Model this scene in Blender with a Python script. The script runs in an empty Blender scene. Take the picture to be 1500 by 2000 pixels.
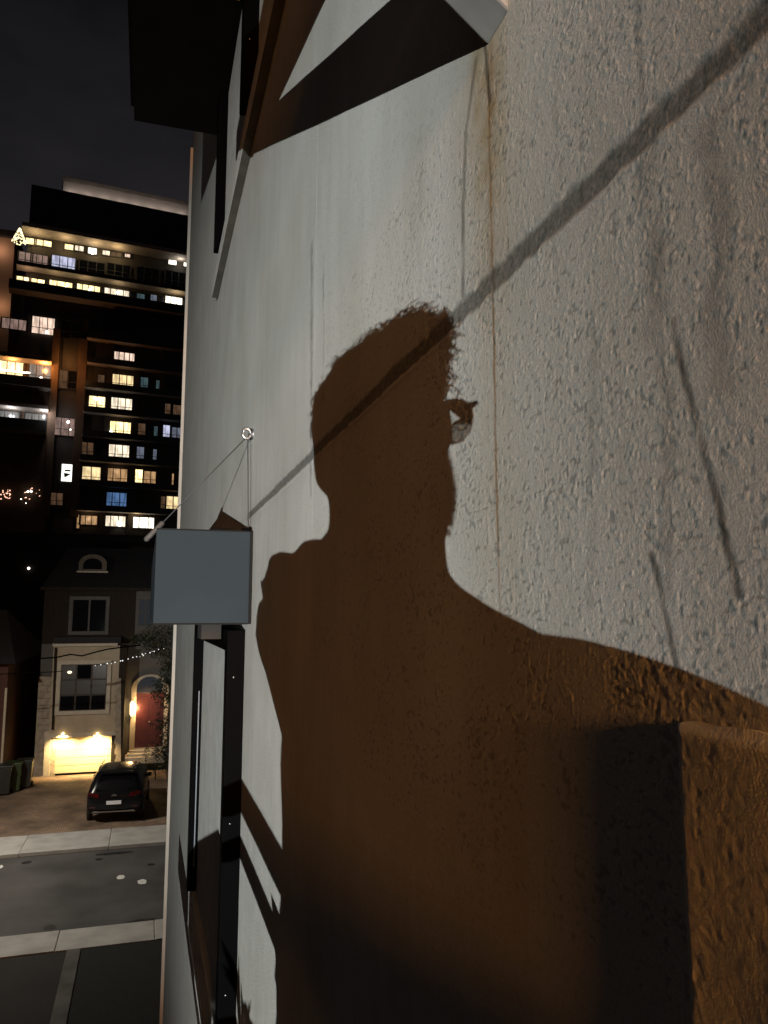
import bpy, bmesh, math, random
import numpy as np
from mathutils import Vector, Matrix
random.seed(7); rng = np.random.default_rng(11)
R = math.radians
scn = bpy.context.scene
C = scn.collection
H = 6.7                                   # eye height above the street

# ------------------------------------------------------------------ camera
F = 1503.0
MC = np.array([[0.95605117, 0.03867438, 0.290638],
               [-0.29319986, 0.12610747, 0.9476976],
               [0.0, -0.99126243, 0.13190451]])   # camera axes (right, down, forward) in the world
cam_d = bpy.data.cameras.new('camera'); cam = bpy.data.objects.new('camera', cam_d); C.objects.link(cam)
cam_d.sensor_fit = 'VERTICAL'; cam_d.sensor_height = 36.0; cam_d.sensor_width = 27.0
cam_d.lens = F / 2000 * 36.0
cam_d.clip_start = 0.02; cam_d.clip_end = 2000
rx, dn, fw = MC[:, 0], MC[:, 1], MC[:, 2]
cam.matrix_world = Matrix(((rx[0], -dn[0], -fw[0], 0), (rx[1], -dn[1], -fw[1], 0), (rx[2], -dn[2], -fw[2], H), (0, 0, 0, 1)))
scn.camera = cam
scn.render.resolution_x = 768; scn.render.resolution_y = 1024
scn.view_settings.view_transform = 'Standard'; scn.view_settings.look = 'None'
scn.view_settings.exposure = 0.0; scn.view_settings.gamma = 1.0

# ------------------------------------------------------------------ night sky
world = bpy.data.worlds.new('World'); scn.world = world; world.use_nodes = True
nt = world.node_tree; nt.nodes.clear()
wo = nt.nodes.new('ShaderNodeOutputWorld'); bg = nt.nodes.new('ShaderNodeBackground')
tc = nt.nodes.new('ShaderNodeTexCoord'); sep = nt.nodes.new('ShaderNodeSeparateXYZ')
ramp = nt.nodes.new('ShaderNodeValToRGB'); mp = nt.nodes.new('ShaderNodeMapping')
noi = nt.nodes.new('ShaderNodeTexNoise'); mixc = nt.nodes.new('ShaderNodeMix'); mixc.data_type = 'RGBA'; mixc.blend_type = 'MULTIPLY'
r2 = nt.nodes.new('ShaderNodeValToRGB')
nt.links.new(tc.outputs['Generated'], sep.inputs[0]); nt.links.new(sep.outputs['Z'], ramp.inputs[0])
e = ramp.color_ramp.elements
e[0].position = 0.0; e[0].color = (0.030, 0.026, 0.027, 1)
e[1].position = 0.75; e[1].color = (0.0035, 0.0035, 0.004, 1)
k = ramp.color_ramp.elements.new(0.42); k.color = (0.0165, 0.0155, 0.0172, 1)
nt.links.new(tc.outputs['Generated'], mp.inputs[0]); mp.inputs['Scale'].default_value = (1, 1, 2.6)
nt.links.new(mp.outputs[0], noi.inputs['Vector']); noi.inputs['Scale'].default_value = 4.5; noi.inputs['Detail'].default_value = 4
nt.links.new(noi.outputs[0], r2.inputs[0])
r2.color_ramp.elements[0].position = 0.3; r2.color_ramp.elements[0].color = (0.5, 0.5, 0.5, 1)
r2.color_ramp.elements[1].position = 0.7; r2.color_ramp.elements[1].color = (1.15, 1.12, 1.15, 1)
mixc.inputs[0].default_value = 1.0
nt.links.new(ramp.outputs[0], mixc.inputs[6]); nt.links.new(r2.outputs[0], mixc.inputs[7])
nt.links.new(mixc.outputs[2], bg.inputs[0]); bg.inputs[1].default_value = 1.0
nt.links.new(bg.outputs[0], wo.inputs[0])

# ------------------------------------------------------------------ main lamps of the place
FLOOD = Vector((-2.663, -7.723, H - 1.625))      # white floodlight on a post, behind and below the eye
SCONCE = Vector((0.31 - 0.46, -7.0, H + 0.90))  # warm sconce on the same wall
def lamp(name, kind, loc, energy, col, radius, aim=None, size=None, blend=1.0, parent=None):
    d = bpy.data.lights.new(name, kind); d.energy = energy; d.color = col; d.shadow_soft_size = radius
    o = bpy.data.objects.new(name, d); C.objects.link(o); o.location = loc
    if kind == 'SPOT':
        d.spot_size = size; d.spot_blend = blend
        o.rotation_euler = (Vector(aim) - Vector(loc)).to_track_quat('-Z', 'Y').to_euler()
    if parent is not None:
        o.parent = parent; o.location = Vector(loc) - Vector(parent.location)
    return o
lamp('floodlight_lamp', 'SPOT', FLOOD, 8400, (0.965, 0.99, 0.965), 0.010, aim=(0.31, 6.0, H + 0.25), size=R(34), blend=1.0)
lamp('sconce_lamp', 'POINT', SCONCE, 2550, (1.0, 0.395, 0.085), 0.60)

# ------------------------------------------------------------------ helpers
def ray(px, py):
    return MC @ np.array([px - 750.0, py - 1000.0, F])
def at(px, py, Y):
    r = ray(px, py); r = r * (Y / r[1]); return Vector((r[0], r[1], r[2] + H))
WX = 0.31
def wall(px, py, x=WX):
    r = ray(px, py); r = r * (x / r[0]); return r[1], r[2] + H
MATS = {}
def mat(name, col, rough=0.8, metal=0.0, emis=None, estr=0.0, noise=0.0, nscale=20.0, bump=0.0, bscale=80.0, spec=0.5, coat=0.0, col2=None):
    if name in MATS: return MATS[name]
    m = bpy.data.materials.new(name); m.use_nodes = True; t = m.node_tree; b = t.nodes['Principled BSDF']
    b.inputs['Base Color'].default_value = (*col, 1); b.inputs['Roughness'].default_value = rough
    b.inputs['Metallic'].default_value = metal; b.inputs['Specular IOR Level'].default_value = spec
    b.inputs['Coat Weight'].default_value = coat
    tcn = t.nodes.new('ShaderNodeTexCoord')
    if noise > 0:
        n = t.nodes.new('ShaderNodeTexNoise'); n.inputs['Scale'].default_value = nscale; n.inputs['Detail'].default_value = 5
        t.links.new(tcn.outputs['Object'], n.inputs['Vector'])
        rp = t.nodes.new('ShaderNodeValToRGB'); t.links.new(n.outputs[0], rp.inputs[0])
        c2 = col2 or tuple(c * (1 - noise) for c in col)
        rp.color_ramp.elements[0].position = 0.35; rp.color_ramp.elements[0].color = (*c2, 1)
        rp.color_ramp.elements[1].position = 0.65; rp.color_ramp.elements[1].color = (*[min(1, c * (1 + 0.4 * noise)) for c in col], 1)
        t.links.new(rp.outputs[0], b.inputs['Base Color'])
    if bump > 0:
        n2 = t.nodes.new('ShaderNodeTexNoise'); n2.inputs['Scale'].default_value = bscale; n2.inputs['Detail'].default_value = 6
        t.links.new(tcn.outputs['Object'], n2.inputs['Vector'])
        bp = t.nodes.new('ShaderNodeBump'); bp.inputs['Strength'].default_value = bump; bp.inputs['Distance'].default_value = 0.02
        t.links.new(n2.outputs[0], bp.inputs['Height']); t.links.new(bp.outputs[0], b.inputs['Normal'])
    if emis:
        b.inputs['Emission Color'].default_value = (*emis, 1); b.inputs['Emission Strength'].default_value = estr
    MATS[name] = m; return m
class MB:
    def __init__(s): s.v = []; s.f = []; s.sm = []
    def add(s, vs, fs, smooth=False):
        o = len(s.v); s.v += [tuple(v) for v in vs]; s.f += [tuple(i + o for i in f) for f in fs]; s.sm += [smooth] * len(fs)
        return s
    def box(s, lo, hi, M=None):
        x0, y0, z0 = lo; x1, y1, z1 = hi
        vs = [(x0, y0, z0), (x1, y0, z0), (x1, y1, z0), (x0, y1, z0), (x0, y0, z1), (x1, y0, z1), (x1, y1, z1), (x0, y1, z1)]
        if M is not None: vs = [M @ Vector(v) for v in vs]
        return s.add(vs, [(0, 3, 2, 1), (4, 5, 6, 7), (0, 1, 5, 4), (1, 2, 6, 5), (2, 3, 7, 6), (3, 0, 4, 7)])
    def tube(s, pts, r, n=8, cap=True, smooth=True):
        pts = [Vector(p) for p in pts]; rings = []
        rs = r if isinstance(r, (list, tuple)) else [r] * len(pts)
        for i, p in enumerate(pts):
            d = (pts[min(i + 1, len(pts) - 1)] - pts[max(i - 1, 0)]).normalized()
            a = d.cross(Vector((0, 0, 1)))
            if a.length < 1e-3: a = d.cross(Vector((1, 0, 0)))
            a.normalize(); b = d.cross(a)
            rings.append([p + (a * math.cos(2 * math.pi * j / n) + b * math.sin(2 * math.pi * j / n)) * rs[i] for j in range(n)])
        vs = [v for g in rings for v in g]; fs = []
        for i in range(len(pts) - 1):
            for j in range(n):
                fs.append((i * n + j, i * n + (j + 1) % n, (i + 1) * n + (j + 1) % n, (i + 1) * n + j))
        if cap: fs += [tuple(range(n))[::-1], tuple(range((len(pts) - 1) * n, len(pts) * n))]
        return s.add(vs, fs, smooth)
    def prism(s, poly, off):
        n = len(poly); off = Vector(off); vs = [Vector(p) for p in poly] + [Vector(p) + off for p in poly]
        fs = [tuple(range(n)), tuple(range(n, 2 * n))[::-1]] + [(i, i + n, (i + 1) % n + n, (i + 1) % n) for i in range(n)]
        return s.add(vs, fs)
    def sphere(s, c, r, n=10, m=6, sq=(1, 1, 1)):
        c = Vector(c); vs = [c + Vector((0, 0, r * sq[2]))]
        for i in range(1, m):
            a = math.pi * i / m
            for j in range(n):
                b = 2 * math.pi * j / n
                vs.append(c + Vector((r * sq[0] * math.sin(a) * math.cos(b), r * sq[1] * math.sin(a) * math.sin(b), r * sq[2] * math.cos(a))))
        vs.append(c - Vector((0, 0, r * sq[2]))); fs = [(0, 1 + j, 1 + (j + 1) % n) for j in range(n)]
        for i in range(m - 2):
            for j in range(n):
                a = 1 + i * n; fs.append((a + j, a + n + j, a + n + (j + 1) % n, a + (j + 1) % n))
        a = 1 + (m - 2) * n; fs += [(len(vs) - 1, a + (j + 1) % n, a + j) for j in range(n)]
        return s.add(vs, fs, True)
    def build(s, name, m, parent=None, bevel=0.0, loc=None):
        me = bpy.data.meshes.new(name)
        base = Vector(loc) if loc is not None else Vector((0, 0, 0))
        me.from_pydata([tuple(Vector(v) - base) for v in s.v], [], s.f)
        me.polygons.foreach_set('use_smooth', s.sm)
        bm = bmesh.new(); bm.from_mesh(me); bmesh.ops.recalc_face_normals(bm, faces=bm.faces)
        if bevel > 0:
            bmesh.ops.bevel(bm, geom=[ed for ed in bm.edges if ed.calc_face_angle(0) > 0.5], offset=bevel, segments=2, profile=0.6, affect='EDGES')
        bm.to_mesh(me); bm.free()
        me.materials.append(m)
        o = bpy.data.objects.new(name, me); C.objects.link(o); o.location = base
        if parent is not None:
            o.parent = parent; o.location = base - world_loc(parent)
        return o
def world_loc(o):
    p = Vector(o.location)
    return p + world_loc(o.parent) if o.parent else p
def tag(o, label=None, cat=None, group=None, kind=None):
    if label: o['label'] = label
    if cat: o['category'] = cat
    if group: o['group'] = group
    if kind: o['kind'] = kind
    return o
def thing(name, loc, label, cat, group=None):
    o = bpy.data.objects.new(name, None); C.objects.link(o); o.location = loc; o.empty_display_size = 0.1
    return tag(o, label, cat, group)

# ------------------------------------------------------------------ materials of the near wall
def stucco_material():
    m = bpy.data.materials.new('stucco'); m.use_nodes = True; t = m.node_tree; b = t.nodes['Principled BSDF']
    b.inputs['Roughness'].default_value = 0.92; b.inputs['Specular IOR Level'].default_value = 0.15
    tcn = t.nodes.new('ShaderNodeTexCoord')
    def N(kind, **kw):
        n = t.nodes.new(kind)
        for a, v in kw.items(): setattr(n, a, v)
        return n
    L = t.links.new
    def mixrgb(f, a, c, mode='MIX'):
        n = N('ShaderNodeMix', data_type='RGBA', blend_type=mode)
        for sock, v in ((0, f), (6, a), (7, c)):
            if hasattr(v, 'links'): L(v, n.inputs[sock])
            else: n.inputs[sock].default_value = v if sock == 0 else (*v, 1)
        return n.outputs[2]
    mp1 = N('ShaderNodeMapping'); mp1.inputs['Scale'].default_value = (6, 6, 0.9); L(tcn.outputs['Object'], mp1.inputs[0])
    streak = N('ShaderNodeTexNoise'); streak.inputs['Scale'].default_value = 3.5; streak.inputs['Detail'].default_value = 6; L(mp1.outputs[0], streak.inputs['Vector'])
    blot = N('ShaderNodeTexNoise'); blot.inputs['Scale'].default_value = 3.0; blot.inputs['Detail'].default_value = 5; L(tcn.outputs['Object'], blot.inputs['Vector'])
    grain = N('ShaderNodeTexNoise'); grain.inputs['Scale'].default_value = 420; grain.inputs['Detail'].default_value = 3; L(tcn.outputs['Object'], grain.inputs['Vector'])
    def rmp(src, p0, p1, c0, c1):
        r = N('ShaderNodeValToRGB'); L(src, r.inputs[0]); q = r.color_ramp.elements
        q[0].position = p0; q[0].color = (*c0, 1); q[1].position = p1; q[1].color = (*c1, 1); return r.outputs[0]
    base = mixrgb(1.0, (0.555, 0.56, 0.535), rmp(streak.outputs[0], 0.32, 0.62, (0.93, 0.925, 0.91), (1, 1, 1)), 'MULTIPLY')
    base = mixrgb(1.0, base, rmp(blot.outputs[0], 0.3, 0.7, (0.88, 0.87, 0.84), (1.04, 1.04, 1.04)), 'MULTIPLY')
    base = mixrgb(1.0, base, rmp(grain.outputs[0], 0.25, 0.7, (0.80, 0.79, 0.77), (1.07, 1.07, 1.07)), 'MULTIPLY')
    def attr(nm):
        a = N('ShaderNodeAttribute'); a.attribute_name = nm; return a.outputs['Fac']
    base = mixrgb(attr('tan'), base, (0.36, 0.29, 0.18))
    base = mixrgb(attr('rust'), base, (0.20, 0.105, 0.03))
    base = mixrgb(attr('dirt'), base, (0.050, 0.049, 0.042))
    L(base, b.inputs['Base Color'])
    n1 = N('ShaderNodeTexNoise'); n1.inputs['Scale'].default_value = 165; n1.inputs['Detail'].default_value = 4; n1.inputs['Roughness'].default_value = 0.6; L(tcn.outputs['Object'], n1.inputs['Vector'])
    n2 = N('ShaderNodeTexNoise'); n2.inputs['Scale'].default_value = 620; n2.inputs['Detail'].default_value = 3; L(tcn.outputs['Object'], n2.inputs['Vector'])
    far = attr('far')
    mul = N('ShaderNodeMath', operation='MULTIPLY'); L(n1.outputs[0], mul.inputs[0]); L(far, mul.inputs[1])
    ad = N('ShaderNodeMath', operation='MULTIPLY_ADD'); L(n2.outputs[0], ad.inputs[0]); ad.inputs[1].default_value = 0.24; L(mul.outputs[0], ad.inputs[2])
    bp = N('ShaderNodeBump'); bp.inputs['Strength'].default_value = 0.8; bp.inputs['Distance'].default_value = 0.0022
    L(ad.outputs[0], bp.inputs['Height']); L(bp.outputs[0], b.inputs['Normal'])
    return m
STUCCO = stucco_material()
WHITE_TRIM = mat('pale_render', (0.53, 0.53, 0.50), 0.9, noise=0.12, nscale=9, bump=0.25, bscale=180)
BLACK = mat('black_powder_coat', (0.0010, 0.0010, 0.0012), 0.55, noise=0.0, spec=0.015)
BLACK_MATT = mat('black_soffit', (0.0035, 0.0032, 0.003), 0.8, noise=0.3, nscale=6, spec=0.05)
STEEL = mat('galvanised_steel', (0.42, 0.43, 0.43), 0.38, metal=0.85, noise=0.2, nscale=60)

# ------------------------------------------------------------------ the stucco wall
YEND = 8.42; AMP = 0.27
JZ = H + 0.322                                    # height of the horizontal joint
def vnoise(ya, za, cell, seed):
    g = np.random.default_rng(seed)
    yi = (ya - ya.min()) / cell; zi = (za - za.min()) / cell
    ny, nz = int(yi.max()) + 3, int(zi.max()) + 3
    lat = g.random((ny, nz)).astype(np.float32)
    y0 = yi.astype(int); z0 = zi.astype(int); fy = (yi - y0); fz = (zi - z0)
    fy = (fy * fy * (3 - 2 * fy)).astype(np.float32)[:, None]; fz = (fz * fz * (3 - 2 * fz)).astype(np.float32)[None, :]
    a = lat[y0][:, z0]; b = lat[y0 + 1][:, z0]; c = lat[y0][:, z0 + 1]; d = lat[y0 + 1][:, z0 + 1]
    return (a * (1 - fy) + b * fy) * (1 - fz) + (c * (1 - fy) + d * fy) * fz
def seg_dist(Y, Z, pts):
    best = np.full(Y.shape, 9.0, np.float32)
    for (ya, za), (yb, zb) in zip(pts[:-1], pts[1:]):
        dy, dz = yb - ya, zb - za; l2 = dy * dy + dz * dz + 1e-12
        tt = np.clip(((Y - ya) * dy + (Z - za) * dz) / l2, 0, 1)
        best = np.minimum(best, np.hypot(Y - ya - tt * dy, Z - za - tt * dz))
    return best
def sstep(x, a, b):
    t_ = np.clip((x - a) / (b - a), 0, 1); return t_ * t_ * (3 - 2 * t_)
def build_wall():
    ys = [-9.0, -6.0, -3.0, -2.0, -1.2, -0.6, -0.2, 0.0, 0.1, 0.18]
    y = 0.22
    while y < 2.6:
        ys.append(y); y += max(0.00085, 0.0019 * y) if y < 1.5 else 0.0045 * y
    while y < YEND:
        ys.append(y); y += 0.05
    ys.append(YEND); ya = np.array(ys)
    zs = [-6.7, -5, -3.5, -2.4, -1.9]
    z = -1.5
    while z < 2.2:
        zs.append(z); z += 0.00125 if -0.24 < z < 0.56 else (0.0035 if -0.5 < z < 1.1 else 0.012)
    zs += [2.3, 3.2, 5, 7, 9.0]; za = np.array(zs) + H
    ny, nz = len(ya), len(za)
    Y = np.repeat(ya[:, None], nz, 1).astype(np.float32); Z = np.repeat(za[None, :], ny, 0).astype(np.float32)
    sp = np.gradient(ya)[:, None].astype(np.float32); spz = np.gradient(za)[None, :].astype(np.float32)
    def fade(cell): return (1 - sstep(sp, cell * 0.35, cell * 0.8)) * (1 - sstep(spz, cell * 0.5, cell * 1.0))
    yq = ya / 1.75
    n_a = vnoise(yq, za, 0.0080, 1); n_b = vnoise(yq, za, 0.0036, 2); n_c = vnoise(ya / 1.4, za, 0.0021, 3)
    n_d = vnoise(yq + 0.37, za, 0.0033, 6); wob = vnoise(ya, za, 0.055, 4); big = vnoise(ya, za, 0.35, 5); dens = vnoise(ya, za, 0.045, 7)
    crumb = sstep(n_b * 0.62 + n_c * 0.38 + 0.18 * (dens - 0.5), 0.60, 0.76); pit = sstep(n_d * 0.7 + n_c * 0.3 - 0.2 * (dens - 0.5), 0.33, 0.22)
    worm = 1 - np.abs(2 * n_a - 1); worm = sstep(worm, 0.72, 1.0)
    hgt = (AMP * (0.00085 * crumb * fade(0.0046) + 0.00010 * worm * fade(0.0098) + 0.00022 * (n_a - 0.5) * fade(0.0098) + 0.00042 * (n_c - 0.5) * fade(0.0027)
           - 0.00085 * pit * fade(0.0045)) + 0.0003 * (wob - 0.5) + 0.002 * (big - 0.5))
    lump = crumb
    # horizontal joint between two lifts of stucco
    jw = 0.0128 + 0.006 * (vnoise(ya, za, 0.016, 8) - 0.5) + 0.003 * (n_a - 0.5)
    dz = np.abs(Z - JZ + 0.002 * (vnoise(ya, za, 0.12, 9) - 0.5))
    jm = 1 - sstep(dz, jw * 0.55, jw * 1.15)
    jm = jm * sstep(2.60 - Y, 0.0, 0.05)
    hgt = hgt - 0.0014 * jm * (0.8 + 0.3 * n_c) + 0.0008 * np.exp(-((Z - JZ + 0.0145) / 0.004) ** 2)
    dirt = 0.76 * jm * (0.62 + 0.42 * (n_b * 0.5 + n_c * 0.5)) + 0.10 * np.exp(-((Z - JZ) / 0.03) ** 2)
    rust = np.zeros_like(Y); tan = np.zeros_like(Y)
    def W(pts): return [wall(*p) for p in pts]
    nearY = (Y < 1.3)
    def stroke(pts, w0, w1, wobble=0.0):
        d = seg_dist(Y + wobble * (wob - 0.5) + 0.5 * wobble * (n_a - 0.5), Z, W(pts)); return 1 - sstep(d, w0, w1)
    n_l = vnoise(ya, za, 0.03, 12); n_k = vnoise(ya, za, 0.012, 13)
    wob = 0.6 * wob + 0.4 * vnoise(ya, za, 0.018, 14)
    c1 = stroke([(1318, 630), (1340, 750), (1365, 850), (1395, 960), (1420, 1060), (1446, 1160)], 0.0006, 0.0056, 0.005)
    c2 = stroke([(1275, 1085), (1300, 1190), (1322, 1275), (1335, 1330)], 0.0006, 0.0052, 0.005)
    c3 = stroke([(1249, -40), (1252, 90), (1258, 215)], 0.001, 0.006, 0.004) * 0.5
    c4 = stroke([(930, 120), (910, 260), (904, 420), (904, 600)], 0.0006, 0.0085, 0.003)
    c5 = stroke([(948, 90), (957, 200)], 0.001, 0.006, 0.006)
    c6 = stroke([(905, 600), (935, 590), (965, 535)], 0.002, 0.016, 0.012)
    dirt = np.maximum(dirt, 0.78 * c1 * (0.3 + 0.45 * n_l + 0.6 * n_k)); dirt = np.maximum(dirt, 0.78 * c2 * (0.3 + 0.45 * n_l + 0.6 * n_k)); dirt = np.maximum(dirt, 0.55 * c3)
    dirt = np.maximum(dirt, 0.58 * c4 * (0.5 + 0.7 * n_l)); dirt = np.maximum(dirt, 0.75 * c5); dirt = np.maximum(dirt, 0.55 * c6 * (0.4 + n_b))
    hgt = hgt - 0.00012 * (c1 + c2) * n_k - 0.0001 * c4
    # soft grey runs below the pits and joint
    for px, y0, y1, w, a in ((608, 480, 960, 0.02, .16), (632, 500, 780, 0.012, .14), (1300, 660, 1150, 0.010, .13), (1160, 600, 1180, 0.008, .09), (1090, 120, 520, 0.008, .08), (820, 330, 590, 0.01, .06), (1275, 240, 640, 0.02, .17), (1400, 240, 760, 0.016, .13)):
        q = stroke([(px, y0), (px, y1)], 0.001, w, 0.02)
        dirt = np.maximum(dirt, 2.2 * a * q * (0.35 + 1.1 * n_l))
    # brown run of water under the strut foot
    ry, _ = wall(965, 600)
    d1 = stroke([(955, 150), (958, 330), (964, 600), (969, 900), (978, 1200)], 0.0004, 0.0042, 0.003)
    d2 = stroke([(958, 100), (960, 520)], 0.002, 0.014, 0.008)
    rust = np.maximum(rust, d1 * (0.45 + 0.6 * n_l) * sstep(Z, H - 0.10, H + 0.12)); rust = np.maximum(rust, 0.30 * d2 * (0.5 + n_l))
    tband = np.exp(-((Y - ry) / 0.055) ** 2) * (0.26 + 0.70 * sstep(Z, H + 0.22, H + 0.55))
    tan = 1.2 * tband * (0.55 + 0.7 * vnoise(ya, za, 0.02, 21) * vnoise(ya, np.array(za) * 0.08, 0.02, 22))
    dirt = np.maximum(dirt, 0.34 * pit * fade(0.0045))
    lower = sstep(H + 0.1 - Z, 0.0, 0.9); dirt = np.maximum(dirt, 0.10 * lower * n_l)
    X = WX - hgt
    co = np.stack([X, Y, Z], -1).reshape(-1, 3).astype(np.float32)
    idx = np.arange(ny * nz).reshape(ny, nz)
    q = np.stack([idx[:-1, :-1], idx[1:, :-1], idx[1:, 1:], idx[:-1, 1:]], -1).reshape(-1, 4)[:, ::-1]
    me = bpy.data.meshes.new('stucco_wall')
    me.vertices.add(len(co)); me.vertices.foreach_set('co', co.ravel())
    me.loops.add(q.size); me.loops.foreach_set('vertex_index', q.ravel().astype(np.int32))
    me.polygons.add(len(q)); me.polygons.foreach_set('loop_start', np.arange(0, q.size, 4, dtype=np.int32))
    me.polygons.foreach_set('use_smooth', np.ones(len(q), bool))
    me.update(calc_edges=True)
    farr = 0.85 * np.clip(1 - fade(0.006), 0.0, 1) * np.ones_like(Y)
    for nm, arr in (('dirt', dirt), ('rust', rust), ('tan', tan), ('far', farr)):
        a = me.attributes.new(nm, 'FLOAT', 'POINT'); a.data.foreach_set('value', np.clip(arr, 0, 1).astype(np.float32).ravel())
    me.materials.append(STUCCO)
    o = bpy.data.objects.new('stucco_wall', me); C.objects.link(o)
    print('wall', ny, nz, ny * nz)
    return tag(o, 'rough pale stucco wall with stains and a horizontal joint, filling the right side', 'wall')
stucco_wall = build_wall()
MB().box((WX + 0.02, -9.0, 0), (WX + 1.4, YEND - 0.004, H + 9.0)).build('wall_core', WHITE_TRIM, stucco_wall)
MB().box((WX - 0.030, YEND - 0.03, 0), (WX + 0.05, YEND + 0.012, H + 5.25)).build('corner_bead', mat('corner_bead', (0.56, 0.50, 0.43), 0.8, noise=0.1, nscale=4), stucco_wall, bevel=0.004)
# raised plinth close to the lens
PX = 0.2945
def build_plinth():
    ya = np.concatenate([np.array([-2.4, -1.5, -0.8, -0.3, -0.05]), np.arange(0.1, 0.3925, 0.0014)])
    za = np.concatenate([np.array([-6.7, -4, -2, -1.2]), np.arange(-0.6, -0.0605, 0.0014)]) + H
    ny, nz = len(ya), len(za); Y = np.repeat(ya[:, None], nz, 1); Z = np.repeat(za[None, :], ny, 0)
    yq = ya / 1.5
    n_a = vnoise(yq, za, 0.0088, 31); n_b = vnoise(yq, za, 0.0044, 32); n_c = vnoise(yq, za, 0.0024, 33); n_d = vnoise(yq, za, 0.0040, 36)
    crumb = sstep(n_b * 0.62 + n_c * 0.38, 0.56, 0.74); pit = sstep(n_d * 0.7 + n_c * 0.3, 0.34, 0.2)
    h = 0.27 * (0.00055 * crumb + 0.0005 * (n_a - 0.5) + 0.0003 * (n_c - 0.5) - 0.0009 * pit) + 0.001 * (vnoise(ya, za, 0.05, 34) - 0.5)
    ed = np.minimum(Y.max() - Y, Z.max() - Z); rnd = 0.006 * (1 - np.clip(ed / 0.008, 0, 1)) ** 2
    X = PX - h + rnd
    Y = Y + 0.0; Y[-1, :] += 0.004 * (vnoise(ya, za, 0.02, 41)[-1, :] - 0.5) - 0.001; Z = Z + 0.0; Z[:, -1] += 0.005 * (vnoise(ya, za, 0.018, 42)[:, -1] - 0.5)
    co = [tuple(p) for p in np.stack([X, Y + 0 * X, Z], -1).reshape(-1, 3)]
    idx = np.arange(ny * nz).reshape(ny, nz)
    fs = [tuple(r) for r in np.stack([idx[:-1, :-1], idx[:-1, 1:], idx[1:, 1:], idx[1:, :-1]], -1).reshape(-1, 4)]
    mb = MB(); mb.add(co, fs, True)
    top = [(X[i, -1], Y[i, -1], Z[i, -1]) for i in range(ny)]
    vs = []; 
    for i in range(ny): vs += [top[i], (WX + 0.01, ya[i], za[-1] - 0.001)]
    mb.add(vs, [(2 * i, 2 * i + 1, 2 * i + 3, 2 * i + 2) for i in range(ny - 1)])
    vs = []
    for j in range(nz): vs += [(X[-1, j], Y[-1, j], Z[-1, j]), (WX + 0.01, ya[-1], Z[-1, j])]
    mb.add(vs, [(2 * j, 2 * j + 1, 2 * j + 3, 2 * j + 2) for j in range(nz - 1)])
    return mb.build('raised_plinth', STUCCO, stucco_wall)
build_plinth()
MB().box((0.060, -2.2, H - 0.285), (PX - 0.002, 0.05, H - 0.218)).build('shade_ledge', WHITE_TRIM, stucco_wall, bevel=0.004)  # added ledge out of view, keeps the warm lamp off the lower wall

# ------------------------------------------------------------------ window under the canopy, and the one above
def near_window(name, zb, zt, label, ynear=2.55, yfar=4.25, band=0.30, bfar=None):
    t = thing(name, (WX, ynear, zb), label, 'window')
    pr = 0.056
    MB().box((WX - pr, ynear, zb), (WX + 0.01, ynear + 0.075, zt)).build('jamb', BLACK, t, bevel=0.003)
    MB().box((WX - pr, yfar, zb), (WX + 0.01, yfar + 0.075, zt)).build('jamb', BLACK, t, bevel=0.003)
    MB().box((WX - pr + 0.004, ynear + 0.08, zt - 0.07), (WX + 0.01, yfar - 0.005, zt)).build('head_rail', BLACK, t, bevel=0.003)
    MB().box((WX - 0.010, ynear + 0.08, zb + 0.002), (WX + 0.012, yfar - 0.005, zt - 0.075)).build('shutter_panel', WHITE_TRIM, t)
    sl = MB().box((WX - 0.034, ynear - 0.9, zb - band), (WX + 0.01, bfar or yfar + 0.22, zb - 0.004)).build('sill_band', WHITE_TRIM, t, bevel=0.004)
    MB().box((WX - 0.033, ynear - 0.89, zb - band - 0.0035), (WX - 0.002, (bfar or yfar + 0.22) - 0.01, zb - band - 0.0005)).build('underside_strip', mat('underside_shade_tone', (0.075, 0.07, 0.055), 0.95, noise=0.3, nscale=12), t)  # dark strip puts the shade under the sill into its colour
    mb = MB()
    for zz in (zb + 0.25, zb + 0.75, zb + 1.2):
        if zz < zt: mb.sphere((WX - pr * 0.6, ynear - 0.002, zz), 0.0026, 8, 5, (1, 0.5, 1))
    mb.build('screw_heads', STEEL, t)
    if zb < H: MB().box((WX - pr * 0.52, yfar - 0.004, zb + 0.12), (WX - pr * 0.42, yfar - 0.0005, min(zt - 0.25, zb + 1.0))).build('highlight_strip', mat('highlight_tone', (0.10, 0.115, 0.14), 0.5), t)  # highlight on the far jamb, painted as a thin pale strip
    return t
near_window('black_framed_window', H - 1.40, H - 0.05, 'black framed shuttered window below the grey canopy on the stucco wall')
zb_up = H + 1.80
near_window('black_framed_window', zb_up, zb_up + 1.5, 'black framed window high on the stucco wall under the dark balcony', yfar=3.68, band=0.09, bfar=4.10)
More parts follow.
